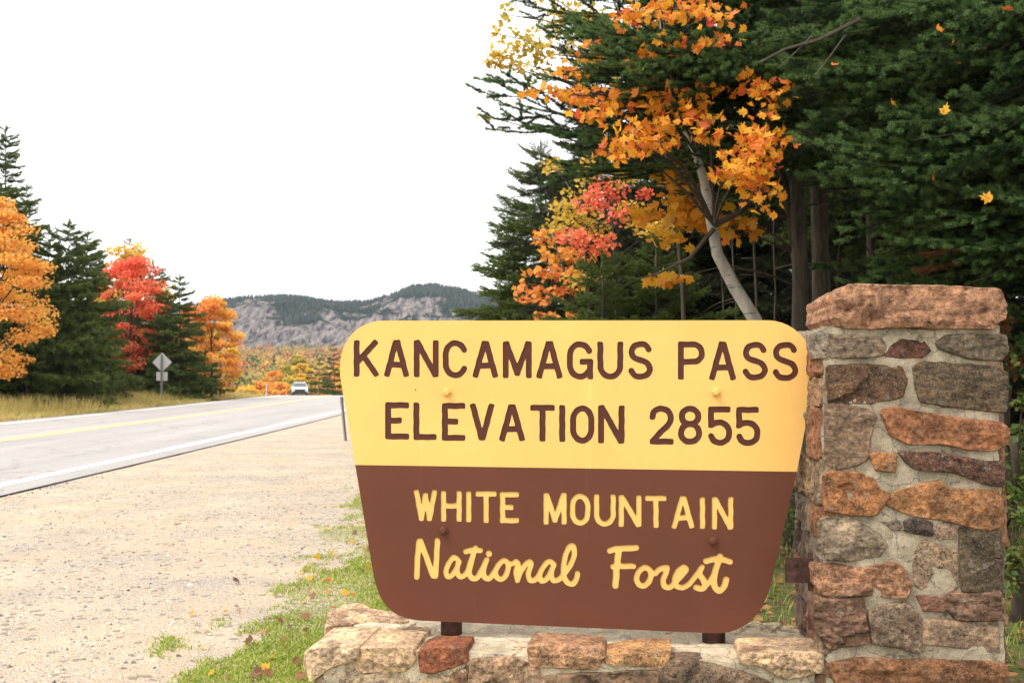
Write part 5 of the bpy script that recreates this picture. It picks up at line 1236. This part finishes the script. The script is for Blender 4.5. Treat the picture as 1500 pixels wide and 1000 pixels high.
# ------------------------------------------------------------------ road furniture and the car
d = 57.0; x = (237.5 - 750) / 1500 * d; z0 = terr(x, d)
rs = empty('road_sign', (x, d, z0), 'grey back of a diamond road sign with a small plate across the road', 'road sign')
k = d / 1500
def rdiamond(r, c=.10):
    o = []
    for a in range(4):
        g = math.pi / 2 * a; dx, dy = math.cos(g), math.sin(g); nx_, ny_ = math.cos(g + math.pi / 2), math.sin(g + math.pi / 2)
        for t in (-1, -.4, .4, 1): o.append((r * (dx * (1 - c * (.35 if abs(t) < .5 else 1)) + nx_ * c * t), r * (dy * (1 - c * (.35 if abs(t) < .5 else 1)) + ny_ * c * t)))
    return o
XZ = Matrix(((1, 0, 0), (0, 0, -1), (0, 1, 0))).to_4x4()
zc = 1.5 + (550 - 530.5) * k; Mz = XZ.copy(); Mz.translation = Vector((x, d, zc)); MB().prism(rdiamond(.545), Mz, -.004, .004).obj('diamond_plate', M['alu'], rs)
zc2 = 1.5 + (550 - 551) * k; Mz = XZ.copy(); Mz.translation = Vector((x, d, zc2)); MB().prism([(-.3, -.24), (.3, -.24), (.31, -.23), (.31, .23), (.3, .24), (-.3, .24), (-.31, .23), (-.31, -.23)], Mz, -.004, .004).obj('square_plate', M['alu'], rs)
mb = MB(); top_ = zc + .42 - z0
for ox, w_, dy in ((-.045, .03, -.06), (.045, .03, -.06), (0, .07, -.035)): mb.box((x + ox, d + dy, z0 + top_ / 2 - .1), (w_, .012, top_ + .2))
mb.obj('post', M['galv'], rs)
for zz_ in (zc + .25, zc - .25, zc2 + .1, zc2 - .12): MB().tube([(x, d - .05, zz_), (x, d - .075, zz_)], .02, 6).obj('bolt', M['galv'], rs)

b0 = onz(507, 646); t0 = at(500, 581, b0.y)
dl = empty('marker_post', b0, 'thin grey steel post leaning beside the left edge of the sign', 'post')
MB().tube([b0 - Z * .1, t0], .035, 4).obj('post', M['galv'], dl); MB().box(t0 - Z * .08 + Vector((0, .04, 0)), (.085, .006, .14)).obj('reflector_plate', M['alu'], dl)
xw, dw = (390.5 - 750) / 1500 * 78, 78.0; zw = terr(xw, dw)
wp = empty('marker_post', (xw, dw, zw), 'small white marker post at the road edge near the crest', 'post')
MB().tube([(xw, dw, zw - .1), (xw, dw, zw + 1.0)], .05, 8).obj('post', M['white_plastic'], wp); MB().box((xw, dw - .055, zw + .9), (.07, .01, .12)).obj('reflector', M['alu'], wp)

cx, cy = (439.5 - 750) / 1500 * 104, 104.0; cz = terr(cx, cy) + .012
car = empty('car', (cx, cy, cz), 'white oncoming car with a dark grille just cresting the road', 'car')
MP = plain('white car paint', (.52, .53, .55), .25, mottled=.02); GLS = plain('car window glass', (.05, .065, .085), .12, mottled=.05, spec=.9); BLK = plain('black plastic and rubber', (.02, .02, .022), .6)
LMP = plain('headlight glass', (.75, .77, .8), .1, mottled=.05)
def car_section(prof, hw_list, name, mat):
    # prof: (y, z) outline seen from the side; width varies with height
    mb = MB(); V, F = [], []; n = len(prof)
    for s in (-1, 1):
        for y_, z_ in prof: V.append((cx + s * np.interp(z_, [0, .3, .8, .95, 1.5], hw_list), cy + y_, cz + z_))
    F = [tuple(range(n)), tuple(reversed(range(n, 2 * n)))] + [(i, n + i, n + (i + 1) % n, (i + 1) % n) for i in range(n)]
    return mb.add(V, F).obj(name, mat, car)
HW = [.84, .90, .92, .86, .62]
car_section([(-2.1, .28), (-2.18, .5), (-2.12, .72), (-1.9, .88), (-1.0, 1.0), (1.7, 1.02), (2.15, .95), (2.2, .5), (2.1, .28)], HW, 'body', MP)
car_section([(-1.0, .99), (-.25, 1.46), (.1, 1.52), (1.2, 1.50), (1.75, 1.01)], HW, 'cabin', MP)
MB().add([(cx + a, cy + b, cz + c) for a, b, c in ((-.76, -.99, 1.03), (.76, -.99, 1.03), (.62, -.33, 1.44), (-.62, -.33, 1.44))], [(0, 1, 2, 3)]).obj('windscreen', GLS, car)
MB().box((cx, cy - 2.17, cz + .60), (1.15, .06, .26)).obj('grille', BLK, car); MB().box((cx, cy - 2.17, cz + .34), (1.6, .08, .22)).obj('bumper_intake', BLK, car)
for s in (-1, 1):
    MB().tube([(cx + s * .68, cy - 2.10, cz + .70), (cx + s * .68, cy - 2.19, cz + .68)], .12, 10).obj('headlight', LMP, car)
    MB().box((cx + s * .98, cy - .7, cz + 1.02), (.18, .1, .13)).obj('mirror', MP, car)
    for yy in (-1.35, 1.35):
        MB().tube([(cx + s * .66, cy + yy, cz + .33), (cx + s * .9, cy + yy, cz + .33)], .33, 16).obj('wheel', BLK, car)

car.rotation_euler.z = .205; car.scale = (.88, .88, .88)

# ------------------------------------------------------------------ air
HZ = 0.95e-4
me = MB().box((100, 890, 60), (4400, 1990, 176)).mesh('haze', [])
hz = stuff('haze', me, 'thin pale haze over the valley', 'haze')
hm = bpy.data.materials.new('haze'); hm.use_nodes = True; t = hm.node_tree; t.nodes.clear()
o_ = t.nodes.new('ShaderNodeOutputMaterial'); pv = t.nodes.new('ShaderNodeVolumePrincipled'); pv.inputs['Density'].default_value = HZ; pv.inputs['Color'].default_value = (.66, .82, 1, 1)
t.links.new(pv.outputs[0], o_.inputs['Volume']); me.materials.append(hm)
